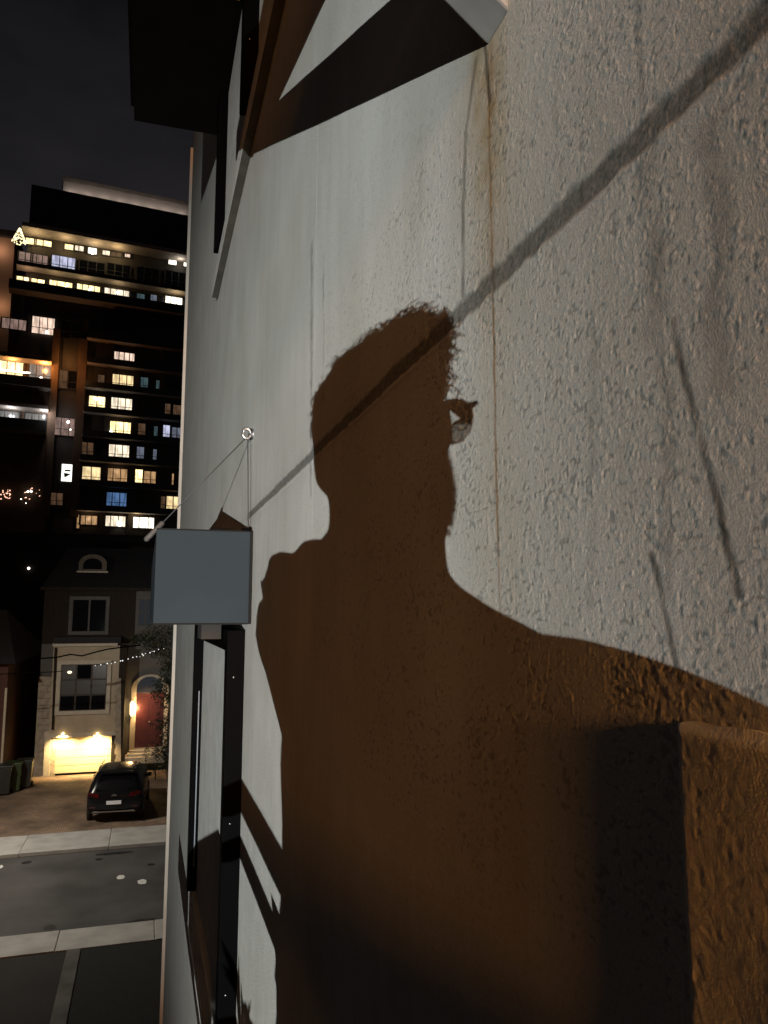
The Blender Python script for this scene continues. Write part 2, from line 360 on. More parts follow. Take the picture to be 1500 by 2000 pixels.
# warm glint on the inner edge of the jamb: no geometry
# ------------------------------------------------------------------ grey canopy on cables
CAN = mat('blue_grey_sheet_metal', (0.0254, 0.0357, 0.0432), 0.9, noise=0.14, nscale=3, bump=0.05, bscale=400, spec=0.08)
CAND = mat('dark_gasket', (0.006, 0.007, 0.008), 0.7, spec=0.1)
p0 = at(306, 1032, 2.40); p1 = at(497, 1219, 2.40)
canopy = thing('canopy', (p0.x, 2.40, p1.z), 'blue grey box shaped metal canopy hung from the stucco wall by cables', 'canopy')
MB().box((p0.x, 2.40, p1.z), (WX - 0.004, 4.5, p0.z)).build('canopy_body', CAN, canopy, bevel=0.004)
mb = MB(); g = 0.0035
mb.box((WX - 0.010, 2.396, p1.z), (WX - 0.002, 2.399, p0.z)).box((p0.x, 2.396, p1.z - 0.001), (WX - 0.012, 2.399, p1.z + 0.003)).box((p0.x, 2.396, p0.z - 0.003), (WX - 0.012, 2.399, p0.z + 0.001))
mb.build('edge_trim', CAND, canopy)
brk = MB().box((0.185, 2.75, p1.z - 0.055), (WX - 0.058, 2.95, p1.z - 0.001)).build('underside_bracket', mat('raw_timber', (0.014, 0.010, 0.007), 0.8, noise=0.3, nscale=15), canopy)
ay, az = wall(495, 848)
anchor = thing('cable_anchor', (WX, ay, az), 'small steel eye bolt on the stucco wall holding the canopy cables', 'eye bolt')
mb = MB(); n = 18
mb.tube([(WX - 0.022 + 0.013 * math.cos(a), ay - 0.002, az + 0.016 * math.sin(a)) for a in [2 * math.pi * i / n for i in range(n + 1)]], 0.0045, 8)
mb.build('ring', STEEL, anchor)
MB().tube([(WX + 0.01, ay, az), (WX - 0.010, ay, az)], 0.011, 10).build('bolt', STEEL, anchor)
MB().tube([(WX, ay, az), (WX - 0.004, ay, az)], 0.018, 14).build('washer', STEEL, anchor)
WIRE = mat('steel_wire', (0.045, 0.048, 0.05), 0.6, metal=0.2)
cb = thing('canopy_cable', (WX - 0.02, ay, az), 'thin steel cable running from the eye bolt to the outer edge of the canopy', 'cable')
oc = Vector((p0.x + 0.004, 2.47, p0.z + 0.010))
MB().tube([(WX - 0.024, ay, az - 0.014), oc], 0.0019, 6).build('wire', WIRE, cb)
dirv = (oc - Vector((WX - 0.024, ay, az - 0.014))).normalized()
MB().tube([oc - dirv * 0.025, oc - dirv * 0.02, oc + dirv * 0.05, oc + dirv * 0.056], [0.004, 0.0085, 0.0085, 0.004], 10).build('turnbuckle', mat('dull_zinc', (0.05, 0.05, 0.048), 0.7, noise=0.3, nscale=90), cb)
cb2 = thing('canopy_cable', (WX - 0.02, ay, az), 'thin steel cable hanging straight down from the eye bolt to the canopy', 'cable')
MB().tube([(WX - 0.018, ay - 0.002, az - 0.014), (WX - 0.012, 2.43, p0.z + 0.012)], 0.0019, 6).build('wire', WIRE, cb2)
MB().box((WX - 0.030, 2.415, p0.z + 0.0015), (WX - 0.004, 2.46, p0.z + 0.012)).build('clip', BLACK, cb2)

# ------------------------------------------------------------------ dark balcony over the upper window
q0 = at(262, 236, 4.05)
balc = thing('dark_balcony', (q0.x, 4.05, q0.z), 'black balcony underside jutting from the wall against the night sky', 'balcony')
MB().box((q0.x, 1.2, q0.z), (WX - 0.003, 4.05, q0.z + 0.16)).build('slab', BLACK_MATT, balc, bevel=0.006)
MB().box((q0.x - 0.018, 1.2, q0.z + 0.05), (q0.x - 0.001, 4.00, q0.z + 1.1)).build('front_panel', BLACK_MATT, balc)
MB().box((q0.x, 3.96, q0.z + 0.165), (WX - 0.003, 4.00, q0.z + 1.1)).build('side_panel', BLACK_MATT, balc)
yy = at(466, 25, 2.95)
MB().box((yy.x - 0.012, 2.80, q0.z - 0.006), (yy.x + 0.012, 3.05, q0.z - 0.001)).build('yellow_sticker', mat('yellow_sticker', (0.55, 0.42, 0.03), 0.5, noise=0.2, nscale=30), balc)

# ------------------------------------------------------------------ own balcony: slab above with bracket, slab below, railing
PALE = mat('pale_painted_steel', (0.23, 0.23, 0.22), 0.7, noise=0.25, nscale=14)
ub = thing('overhead_slab', (0, 0.6, H + 1.03), 'pale concrete balcony slab overhead resting on a triangular bracket', 'balcony')
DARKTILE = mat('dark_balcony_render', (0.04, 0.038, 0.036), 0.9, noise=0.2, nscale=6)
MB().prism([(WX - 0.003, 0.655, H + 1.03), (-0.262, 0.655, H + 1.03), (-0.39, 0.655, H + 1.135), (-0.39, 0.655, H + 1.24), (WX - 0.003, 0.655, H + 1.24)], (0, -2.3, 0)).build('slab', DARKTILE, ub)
br = thing('slab_bracket', (WX, 0.65, H + 0.57), 'pale steel strut foot fixed to the wall at the top edge', 'bracket')
poly = [(WX - 0.001, 0.650, H + 0.572), (-0.255, 0.650, H + 1.028), (-0.149, 0.650, H + 1.028), (0.196, 0.650, H + 0.78), (WX - 0.001, 0.650, H + 0.78)]
MB().prism(poly, (0, -0.05, 0)).build('strut', PALE, br, bevel=0.003)
MB().box((0.20, 0.603, H + 0.784), (WX - 0.0005, 0.648, H + 1.028)).build('wall_plate', PALE, br)
fl = H - 1.65
tag(MB().box((-0.92, -2.2, fl - 0.16), (WX - 0.05, 0.55, fl)).build('balcony_floor', DARKTILE, bevel=0.005), 'concrete balcony floor under the photographer, out of view', 'balcony floor')
rail = thing('balcony_railing', (-0.6, -1.0, fl), 'black metal balcony railing beside the photographer casting bars on the wall', 'railing')
def rail_at(zs0, zs1, name, y1=-0.47, xr=-0.6, y0=-2.1):
    f_ = (xr - FLOOD.x) / (WX - FLOOD.x)
    z0 = FLOOD.z + f_ * (H + zs0 - FLOOD.z); z1 = FLOOD.z + f_ * (H + zs1 - FLOOD.z)
    return MB().box((xr - 0.018, y0, z0), (xr + 0.018, y1, z1)).build(name, BLACK, rail, bevel=0.002)
rail_at(-0.612, -0.525, 'top_rail'); rail_at(-0.75, -0.695, 'middle_rail'); rail_at(-1.30, -1.25, 'bottom_rail')
for yv in (-2.08, -1.3):
    MB().box((-0.615, yv, fl), (-0.585, yv + 0.03, H - 0.9)).build('post', BLACK, rail)

sb_ = thing('shade_panel', (-0.65, 0.0, fl), 'black slant topped panel added on the balcony floor to shade the wall, out of view', 'screen')  # added unseen panel, cut to shadow the lower part of the window
MB().prism([(-0.65, -0.40, fl + 0.02), (-0.65, -0.40, H - 1.085), (-0.65, 0.50, H - 1.362), (-0.65, 0.50, fl + 0.02)], (-0.02, 0, 0)).build('panel', BLACK, sb_)
for y_ in (-0.3, 0.4): MB().box((-0.70, y_, fl), (-0.60, y_ + 0.03, fl + 0.018)).build('foot', BLACK, sb_)
pl_ = thing('potted_plant', (-0.62, -0.75, fl), 'potted plant with long narrow leaves by the balcony railing, out of view', 'plant')
MB().tube([(-0.62, -0.75, fl), (-0.62, -0.75, fl + 0.05), (-0.62, -0.75, fl + 0.3)], [0.09, 0.10, 0.13], 14).build('pot', BLACK, pl_)
for i_ in range(16):
    an = i_ * 0.7; l_ = 0.16 + 0.07 * random.random(); b0 = Vector((-0.62, -0.75, fl + 0.28)); d0 = Vector((0.25 * math.cos(an), math.sin(an) * 0.8, 1.1)).normalized(); sd_ = d0.cross(Vector((1, 0.3, 0))).normalized() * 0.011
    m1 = b0 + d0 * l_ * 0.6; e1 = b0 + d0 * l_ + Vector((0, 0.05 * math.sin(an), -0.02))
    MB().add([b0 - sd_ * .5, m1 - sd_, e1, m1 + sd_, b0 + sd_ * .5], [(0, 1, 2, 3, 4)]).build('leaf', mat('plant_leaf', (0.04, 0.08, 0.03), 0.5), pl_)

# ------------------------------------------------------------------ the lamps' own housings, plus an added shade plate (behind the camera)
fp = thing('floodlight', (FLOOD.x, FLOOD.y - 0.1, 0), 'white floodlight on a dark post behind the photographer', 'floodlight')
MB().tube([(FLOOD.x, FLOOD.y - 0.2, 0), (FLOOD.x, FLOOD.y - 0.2, FLOOD.z + 0.1)], 0.05, 10).build('post', BLACK, fp)
MB().box((FLOOD.x - 0.14, FLOOD.y - 0.15, FLOOD.z - 0.1), (FLOOD.x + 0.14, FLOOD.y - 0.05, FLOOD.z + 0.1)).build('lamp_housing', BLACK, fp, bevel=0.01)
az = R(19.80); sdv = Vector((math.sin(az), math.cos(az), 0)); pdv = Vector((math.cos(az), -math.sin(az), 0))
e0 = Vector((FLOOD.x, FLOOD.y, FLOOD.z)) + sdv * 0.46
MB().prism([e0 + Vector((0, 0, -0.25)), e0 + Vector((0, 0, 0.35)), e0 - sdv * 0.42 + pdv * 0.12 + Vector((0, 0, 0.30)), e0 - sdv * 0.42 + pdv * 0.12 + Vector((0, 0, -0.2))], pdv * 0.004).build('shade_plate', BLACK, fp)  # added plate out of view, dims the floodlight on the near wall
sc = thing('wall_sconce', (WX, SCONCE.y, SCONCE.z), 'small warm wall lamp fixed on the stucco wall behind the photographer', 'wall lamp')
MB().box((WX - 0.03, SCONCE.y - 0.07, SCONCE.z - 0.09), (WX + 0.01, SCONCE.y + 0.03, SCONCE.z + 0.09)).build('back_plate', BLACK, sc, bevel=0.004)
MB().tube([(WX - 0.02, SCONCE.y, SCONCE.z + 0.06), (WX - 0.5, SCONCE.y, SCONCE.z + 0.82), (SCONCE.x, SCONCE.y, SCONCE.z + 0.79)], 0.015, 8).build('arm', BLACK, sc)
MB().tube([(SCONCE.x, SCONCE.y, SCONCE.z + 0.80), (SCONCE.x, SCONCE.y, SCONCE.z + 0.66)], [0.04, 0.28], 16).build('cap', BLACK, sc)
# ------------------------------------------------------------------ the photographer (behind the camera; casts the shadow)
PQ = Vector((-0.12, -0.55, H)); LD = Vector((0.32092, 0.94711, 0)); LU = Vector((0.94711, -0.32092, 0))
def pw(u, v, z): return PQ + LU * u + LD * v + Vector((0, 0, z))
def onto(px, py, v=0.0):
    y, z = wall(px, py); S = Vector((WX, y, z)); d = S - FLOOD
    return FLOOD + d * (((PQ + LD * v) - FLOOD).dot(LD) / d.dot(LD))
CL = [(-.060, .060), (-.089, .060), (-.107, .057), (-.127, .055), (-.147, .05), (-.172, .04), (-.196, .019), (-.217, -.003), (-.223, -.024), (-.224, -.054), (-.219, -.088), (-.217, -.113), (-.213, -.132), (-.199, -.148), (-.19, -.151), (-.184, -.168), (-.182, -.188), (-.184, -.208), (-.186, -.213), (-.201, -.2305), (-.213, -.232), (-.238, -.241), (-.251, -.252), (-.27, -.274), (-.296, -.281), (-.309, -.2815), (-.347, -.303), (-.354, -.329), (-.362, -.34), (-.372, -.367), (-.366, -.392), (-.387, -.413), (-.395, -.442), (-.398, -.485), (-.382, -.512), (-.357, -.528), (-.324, -.5345), (-.293, -.536), (-.297, -.55), (-.289, -.572), (-.294, -.598), (-.296, -.656), (-.288, -.732), (-.286, -.842), (-.295, -.908), (-.304, -1.018), (-.314, -1.076)]
CR = [(-.053, .060), (-.050, .053), (-.043, .045), (-.031, .031), (-.032, .021), (-.035, .01), (-.033, -.014), (-.036, -.033), (-.034, -.049), (-.032, -.061), (-.030, -.071), (-.025, -.08), (-.031, -.094), (-.029, -.11), (-.027, -.123), (-.026, -.132), (-.027, -.148), (-.03, -.162), (-.032, -.174), (-.034, -.187), (-.033, -.201), (-.031, -.217), (-.018, -.228), (.02, -.2385), (.09, -.248), (.105, -.268), (.13, -.33), (.145, -.45), (.13, -.6), (.115, -.8), (.12, -1.08)]
CL = [(u_, z_ * 0.76 if z_ > 0 else z_) for u_, z_ in CL]; CR = [(u_, z_ * 0.76 if z_ > 0 else z_) for u_, z_ in CR]
def cint(c, z):
    zs = [-p[1] for p in c]; return float(np.interp(-z, zs, [p[0] for p in c]))
def loft(mb, z_list, inset, depth, vc=lambda z: 0.0, nseg=30):
    rings = []
    for z in z_list:
        a = cint(CL, z) + inset(z); b = cint(CR, z) - inset(z)
        if b - a < 0.008: mid = (a + b) / 2; a, b = mid - 0.004, mid + 0.004
        cu, hu, dv = (a + b) / 2, (b - a) / 2, depth(z)
        ring = []
        for i in range(nseg):
            an = 2 * math.pi * i / nseg; ca, sa = math.cos(an), math.sin(an)
            ring.append(pw(cu + hu * math.copysign(abs(ca) ** 0.85, ca), vc(z) + dv * math.copysign(abs(sa) ** 0.85, sa), z))
        rings.append(ring)
    vs = [v for r_ in rings for v in r_]; fs = []
    for i in range(len(rings) - 1):
        for j in range(nseg): fs.append((i * nseg + j, i * nseg + (j + 1) % nseg, (i + 1) * nseg + (j + 1) % nseg, (i + 1) * nseg + j))
    fs += [tuple(range(nseg))[::-1], tuple(range((len(rings) - 1) * nseg, len(rings) * nseg))]
    mb.add(vs, fs, True)
def remesh(o, vox, smooth=3):
    m_ = o.modifiers.new('remesh', 'REMESH'); m_.mode = 'VOXEL'; m_.voxel_size = vox; m_.use_smooth_shade = True
    if smooth:
        s_ = o.modifiers.new('smooth', 'SMOOTH'); s_.iterations = smooth; s_.factor = 0.4
SKIN = mat('skin', (0.42, 0.26, 0.19), 0.6, noise=0.1, nscale=40)
JACKET = mat('dark_jacket', (0.025, 0.027, 0.032), 0.85, noise=0.3, nscale=60)
TROUSER = mat('dark_trousers', (0.02, 0.022, 0.03), 0.9)
person = thing('person', tuple(pw(-0.12, 0, -1.65)), 'person in a dark jacket with glasses, arm raised, whose shadow falls on the wall', 'person')
def head_depth(z):
    if z > -0.02: return 0.103 * math.sqrt(max(0.03, 1 - ((z + 0.02) / 0.071) ** 2))
    if z > -0.13: return 0.105
    return 0.105 - 0.045 * min(1, (-0.13 - z) / 0.03)
bmb = MB()
loft(bmb, list(np.arange(0.0455, -0.235, -0.004)), lambda z: 0.004 if z > -0.02 else 0.0, head_depth, lambda z: 0.03 if z > -0.13 else 0.03 - 0.03 * min(1, (-0.13 - z) / 0.05))
loft(bmb, [-0.225, -0.24, -0.27, -0.32, -0.4, -0.5, -0.6, -0.75, -0.9, -0.98], lambda z: 0.03 + (0.06 if z < -0.3 and z > -0.55 else 0), lambda z: 0.05 if z > -0.23 else 0.095)
# face on the far side of the head, turned to the phone
fz = lambda u, v, z: pw(u, v, z)
bmb.sphere(fz(-0.105, 0.135, -0.075), 0.016, 10, 8, (0.8, 1.3, 1.5)); bmb.sphere(fz(-0.105, 0.122, -0.055), 0.012, 8, 6, (0.7, 1, 2))
bmb.sphere(fz(-0.108, 0.112, -0.118), 0.022, 10, 6, (1.2, 0.7, 0.45)); bmb.sphere(fz(-0.108, 0.105, -0.142), 0.024, 10, 6, (1.1, 0.9, 0.7))
for s_ in (-1, 1): bmb.sphere(fz(-0.122 + s_ * 0.084, 0.01, -0.075), 0.022, 10, 6, (0.5, 0.7, 1.3))
for s_ in (-1, 1):                                   # legs
    cu = -0.09 + s_ * 0.105
    bmb.tube([pw(cu, 0, -0.92), pw(cu + s_ * .005, 0, -1.1), pw(cu + s_ * .008, 0.01, -1.3), pw(cu + s_ * .01, 0, -1.45), pw(cu + s_ * .01, -0.01, -1.61)], [0.10, 0.085, 0.06, 0.056, 0.042], 16)
    bmb.tube([pw(cu + s_ * .01, -0.06, -1.615), pw(cu + s_ * .012, 0.0, -1.605), pw(cu + s_ * .02, 0.10, -1.618), pw(cu + s_ * .024, 0.19, -1.63)], [0.032, 0.042, 0.038, 0.02], 12)
sh = pw(0.065, 0.0, -0.285); el = pw(0.105, 0.17, -0.44); wr_ = pw(-0.028, 0.44, -0.215); hd = pw(-0.062, 0.50, -0.165)
bmb.tube([sh, el, wr_, hd], [0.05, 0.042, 0.027, 0.030], 14)
lsh = pw(-0.325, 0.0, -0.36); lel = pw(-0.34, 0.0, -0.47); lwr = pw(-0.2, 0.22, -0.60); lhd = pw(-0.17, 0.28, -0.615)
bmb.tube([lsh, lel, lwr, lhd], [0.05, 0.042, 0.028, 0.03], 14)
fx = MC[:, 0]; fy = -MC[:, 1]
PR, PU, PB = Vector(fx), Vector(fy), Vector(-MC[:, 2])
PC = Vector((0, 0, H)) + PB * 0.012 - PR * 0.022 - PU * 0.060     # middle of the phone, lens at its upper right corner
def ph(a, b, c): return PC + PR * a + PU * b + PB * c
bmb.tube([hd, ph(0.022, -0.045, 0.022), ph(0.012, -0.02, 0.02)], [0.028, 0.022, 0.012], 12)     # palm behind the phone
for b_, ln in ((-0.012, 0.0), (-0.030, 0.004), (-0.048, 0.002), (-0.064, -0.006)):               # four fingers wrap the far edge
    bmb.tube([ph(0.022, b_ - 0.012, 0.022), ph(0.000, b_ - 0.004, 0.018), ph(-0.028 - ln, b_ + 0.002, 0.016), ph(-0.0425, b_ + 0.004, 0.002), ph(-0.036, b_ + 0.006, -0.011)], [0.009, 0.0088, 0.0082, 0.0075, 0.006], 8)
bmb.tube([ph(0.034, -0.055, 0.018), ph(0.044, -0.035, 0.012), ph(0.0435, -0.015, -0.002), ph(0.036, -0.006, -0.011)], [0.011, 0.0105, 0.009, 0.007], 8)  # thumb on the near edge
for k_, (du, dz) in enumerate(((0.0, 0.0), (0.017, 0.006), (0.034, 0.008), (0.05, 0.004))):        # relaxed left hand
    bmb.tube([pw(-0.17 + du * 0.5, 0.28, -0.615), pw(-0.165 + du, 0.315, -0.625 + dz), pw(-0.155 + du, 0.345, -0.645 + dz), pw(-0.150 + du, 0.350, -0.668 + dz)], [0.011, 0.0088, 0.008, 0.0065], 8)
bmb.tube([pw(-0.175, 0.265, -0.61), pw(-0.190, 0.295, -0.622), pw(-0.186, 0.322, -0.64)], [0.012, 0.0095, 0.007], 8)
body = bmb.build('body', SKIN, person); remesh(body, 0.0042, 2)
jm_ = MB()
loft(jm_, [-0.2185, -0.2205, -0.2225, -0.226, -0.2305, -0.236, -0.244, -0.252] + list(np.arange(-0.26, -0.56, -0.008)) + list(np.arange(-0.56, -1.03, -0.03)), lambda z: 0.0, lambda z: float(np.interp(-z, [0.2185, 0.232, 0.27, 0.34, 1.1], [0.03, 0.055, 0.09, 0.125, 0.14])))
jm_.tube([pw(0.055, 0.0, -0.29), pw(0.108, 0.17, -0.445), pw(0.0, 0.385, -0.25)], [0.068, 0.055, 0.042], 14)
jm_.tube([pw(-0.325, 0.0, -0.37), pw(-0.34, 0.0, -0.475), pw(-0.225, 0.18, -0.59)], [0.06, 0.05, 0.042], 14)
jm_.prism([onto(x, y, -0.01) for x, y in ((660, 1030), (640, 1042), (625, 1058), (612, 1055), (597, 1056), (585, 1067), (571, 1085), (554, 1086), (546, 1080), (526, 1090), (522, 1112), (518, 1120), (513, 1143), (515, 1168), (505, 1180), (501, 1202), (499, 1241), (530, 1260), (600, 1240), (680, 1120))], LD * 0.03)
jm_.sphere(pw(0.076, 0.0, -0.2845), 0.06, 24, 14, (1.42, 1.1, 1.0))
jacket = jm_.build('jacket', JACKET, person); remesh(jacket, 0.0035, 0)
tr = MB()
for s_ in (-1, 1):
    cu = -0.09 + s_ * 0.105
    tr.tube([pw(cu, 0, -0.9), pw(cu + s_ * .005, 0, -1.1), pw(cu + s_ * .008, 0.01, -1.3), pw(cu + s_ * .01, 0, -1.58)], [0.125, 0.10, 0.078, 0.07], 18)
tr.build('trousers', TROUSER, person)
for s_ in (-1, 1):
    eye = MB().sphere(pw(-0.108 + s_ * 0.032, 0.124, -0.052), 0.012, 12, 8).build('eye', mat('eye_white', (0.7, 0.68, 0.65), 0.2), person)
    MB().sphere(pw(-0.106 + s_ * 0.032, 0.134, -0.052), 0.0055, 10, 6, (1, 0.6, 1)).build('iris', mat('iris', (0.05, 0.03, 0.02), 0.2), eye)
# curly hair
hm = MB()
HAIR = mat('dark_curly_hair', (0.018, 0.012, 0.009), 0.5)
def curl(p, nrm, ln, rad, tk=0.00075):
    nrm = Vector(nrm).normalized(); a = nrm.cross(Vector((0.3, 0.2, 1))).normalized(); b = nrm.cross(a); ph0 = random.random() * 6.28; sgn = random.choice((-1, 1)); bend = Vector((random.uniform(-1, 1), random.uniform(-1, 1), random.uniform(-1.0, 0.4))) * 0.5
    pts = []
    for i in range(12):
        t_ = i / 11; an = ph0 + sgn * t_ * 9.5
        pts.append(Vector(p) + (nrm + bend * t_) * ln * t_ + (a * math.cos(an) + b * math.sin(an)) * rad * (0.25 + t_))
    hm.tube(pts, [tk] * 11 + [tk * 0.3], 3, cap=False)
for i in range(1500):
    z = random.choice((random.uniform(-0.02, 0.045), random.uniform(0.0, 0.045), random.uniform(-0.07, 0.04)))
    a, b = cint(CL, z) + 0.006, cint(CR, z) - 0.004; an = random.random() * 6.283
    dv = head_depth(z) * 0.95; p = pw((a + b) / 2 + (b - a) / 2 * math.cos(an), 0.03 + dv * math.sin(an), z)
    if math.sin(an) > 0.6 and z < 0.02: continue
    nn = LU * math.cos(an) + LD * math.sin(an) * 0.8 + Vector((0, 0, 0.2 + max(0, z) * 22))
    curl(p, nn, random.uniform(0.006, 0.017), random.uniform(0.0025, 0.006))
for i in range(260):                                # top tuft
    t_ = random.random(); u = -0.05 - 0.13 * t_; p = pw(u, random.uniform(-0.05, 0.09), 0.041 - 0.027 * max(0, t_ - 0.4))
    curl(p, Vector((random.uniform(-0.5, 0.5), random.uniform(-.5, .5), 1)), random.uniform(0.005, 0.014), random.uniform(0.003, 0.006))
for i in range(120):                                # loose curls over the temple
    p = pw(cint(CR, 0.0) - 0.004, random.uniform(-0.02, 0.08), random.uniform(-0.035, 0.03))
    curl(p, LU + Vector((0, 0, random.uniform(-0.6, 0.5))), random.uniform(0.004, 0.011), random.uniform(0.003, 0.006))
for i in range(420):                                # stubble along the jaw
    z = random.uniform(-0.165, -0.10); p = pw(cint(CR, z) - 0.003, random.uniform(-0.01, 0.09), z)
    q_ = p + (LU + Vector((0, 0, random.uniform(-.6, .2)))) * random.uniform(0.003, 0.006); hm.tube([p, q_], [0.0005, 0.0002], 3, cap=False)
hcap = MB(); loft(hcap, list(np.arange(0.0458, -0.105, -0.004)), lambda z: 0.0025, lambda z: head_depth(z) * 0.93 + 0.004, lambda z: 0.018 if z > 0.01 else 0.018 - 0.30 * min(0.11, 0.01 - z) )
tag(hm.build('hair', HAIR, person), kind='stuff'); hcap.build('hair_base', HAIR, person)
# glasses
gl = tag(MB().prism([onto(x, y, 0.085) for x, y in ((862, 783), (884, 778), (902, 779), (914, 786), (931, 782), (933, 787), (922, 797), (924, 812), (922, 829), (912, 826), (884, 828), (884, 824), (899, 817), (889, 809), (876, 798))], LD * 0.004).build('glasses_frame', BLACK, person), None)
LENS = bpy.data.materials.new('lens'); LENS.use_nodes = True; lt = LENS.node_tree; lt.nodes.clear()
lo = lt.nodes.new('ShaderNodeOutputMaterial'); tb = lt.nodes.new('ShaderNodeBsdfTransparent'); tb.inputs[0].default_value = (0.55, 0.56, 0.55, 1)
gb = lt.nodes.new('ShaderNodeBsdfGlossy'); gb.inputs['Roughness'].default_value = 0.05; ms = lt.nodes.new('ShaderNodeMixShader'); ms.inputs[0].default_value = 0.08
lt.links.new(tb.outputs[0], ms.inputs[1]); lt.links.new(gb.outputs[0], ms.inputs[2]); lt.links.new(ms.outputs[0], lo.inputs[0])
MB().prism([onto(x, y, 0.085) for x, y in ((880, 827), (912, 827), (921, 830), (919, 842), (906, 857), (880, 862))], LD * 0.002).build('lens', LENS, gl)
MB().prism([onto(x, y, 0.085) for x, y in ((868, 858), (890, 862), (905, 857), (907, 859), (890, 866), (870, 869))], LD * 0.003).build('rim', BLACK, gl)
phone = thing('phone', tuple(PC), 'dark phone held up in the photographer\'s right hand', 'phone')
Mp = Matrix((( PR.x, PU.x, PB.x, PC.x), (PR.y, PU.y, PB.y, PC.y), (PR.z, PU.z, PB.z, PC.z), (0, 0, 0, 1)))
MB().box((-0.036, -0.073, -0.003), (0.036, 0.073, 0.004), Mp).build('phone_body', BLACK, phone, bevel=0.0015)
MB().box((-0.034, -0.071, 0.0043), (0.034, 0.071, 0.0048), Mp).build('screen', mat('phone_screen', (0.01, 0.01, 0.012), 0.1), phone)
# ------------------------------------------------------------------ ground, road, pavements
YH = 35.4                                         # house front
ASPH = mat('asphalt', (0.062, 0.059, 0.057), 0.85, noise=0.45, nscale=0.55, bump=0.3, bscale=30)
CONC = mat('concrete', (0.40, 0.39, 0.365), 0.9, noise=0.22, nscale=1.6, bump=0.2, bscale=25)
GRASS = mat('shaded_lawn', (0.0022, 0.0042, 0.0016), 0.95, noise=0.5, nscale=5, bump=0.8, bscale=25)  # shade over the near lawn is put into this dark colour
DIRT = mat('dark_ground', (0.02, 0.018, 0.016), 0.95, noise=0.4, nscale=1.2)
def paver_mat():
    m = bpy.data.materials.new('brick_pavers'); m.use_nodes = True; t = m.node_tree; b = t.nodes['Principled BSDF']; b.inputs['Roughness'].default_value = 0.8
    tcn = t.nodes.new('ShaderNodeTexCoord'); br_ = t.nodes.new('ShaderNodeTexBrick'); br_.inputs['Scale'].default_value = 3.2
    br_.inputs['Color1'].default_value = (0.34, 0.23, 0.15, 1); br_.inputs['Color2'].default_value = (0.22, 0.15, 0.11, 1); br_.inputs['Mortar'].default_value = (0.05, 0.04, 0.032, 1); br_.inputs['Mortar Size'].default_value = 0.03
    t.links.new(tcn.outputs['Object'], br_.inputs['Vector'])
    n = t.nodes.new('ShaderNodeTexNoise'); n.inputs['Scale'].default_value = 0.8; n.inputs['Detail'].default_value = 5; t.links.new(tcn.outputs['Object'], n.inputs['Vector'])
    rp = t.nodes.new('ShaderNodeValToRGB'); rp.color_ramp.elements[0].position = .35; rp.color_ramp.elements[0].color = (.45, .45, .45, 1); rp.color_ramp.elements[1].position = .65; rp.color_ramp.elements[1].color = (1.2, 1.2, 1.2, 1); t.links.new(n.outputs[0], rp.inputs[0])
    mx = t.nodes.new('ShaderNodeMix'); mx.data_type = 'RGBA'; mx.blend_type = 'MULTIPLY'; mx.inputs[0].default_value = 1; t.links.new(br_.outputs[0], mx.inputs[6]); t.links.new(rp.outputs[0], mx.inputs[7]); t.links.new(mx.outputs[2], b.inputs['Base Color'])
    bp = t.nodes.new('ShaderNodeBump'); bp.inputs['Strength'].default_value = .5; bp.inputs['Distance'].default_value = .01; t.links.new(br_.outputs[1], bp.inputs['Height']); bp.invert = True; t.links.new(bp.outputs[0], b.inputs['Normal'])
    return m
PAVER = paver_mat()
def sheet(name, x0, y0, x1, y1, z, m):
    return tag(MB().add([(x0, y0, z), (x1, y0, z), (x1, y1, z), (x0, y1, z)], [(0, 1, 2, 3)]).build(name, m), kind='structure')
sheet('ground', -400, -60, 400, 700, -0.02, DIRT)
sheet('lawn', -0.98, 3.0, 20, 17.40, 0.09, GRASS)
sheet('near_driveway', -14, 3.0, -1.24, 17.40, 0.086, mat('shaded_paving', (0.010, 0.008, 0.007), 0.9, noise=0.6, nscale=0.8, bump=0.3))  # near drive darkened in its colour to stand in for shade
kerb_strip = tag(MB().box((-1.24, 3.0, 0.0), (-0.98, 17.38, 0.115)).build('garden_edging', mat('shaded_edging', (0.10, 0.095, 0.085), 0.9, noise=0.4, nscale=2), bevel=0.01), kind='structure')  # edging concrete darkened too, shade put into the colour
road = sheet('road', -60, 18.44, 60, 24.46, 0.0, ASPH)
def pavement(name, y0, y1, x0, step, n, z=0.11):
    root = tag(MB().box((x0 - 2, y0 + 0.02, 0), (x0 + step * n + 2, y1 - 0.02, z - 0.02)).build(name, CONC), kind='structure')
    src = MB().box((0.008, y0, 0.0), (step - 0.008, y1, z)).build('slab', CONC, root, bevel=0.012)
    for i in range(n):
        o = src if i == 0 else src.copy()
        if i: C.objects.link(o)
        o.location = (x0 + i * step, 0, random.uniform(-0.004, 0.004))
    return root
pavement('near_pavement', 17.40, 18.46, -9.07, 1.9, 9)
pavement('far_pavement', 24.46, 26.35, -10.2, 2.36, 9)
sheet('driveway', -9, 26.35, 1.05, YH, 0.105, PAVER)
sheet('front_garden', 1.05, 26.35, 14, YH + 2, 0.10, DIRT)
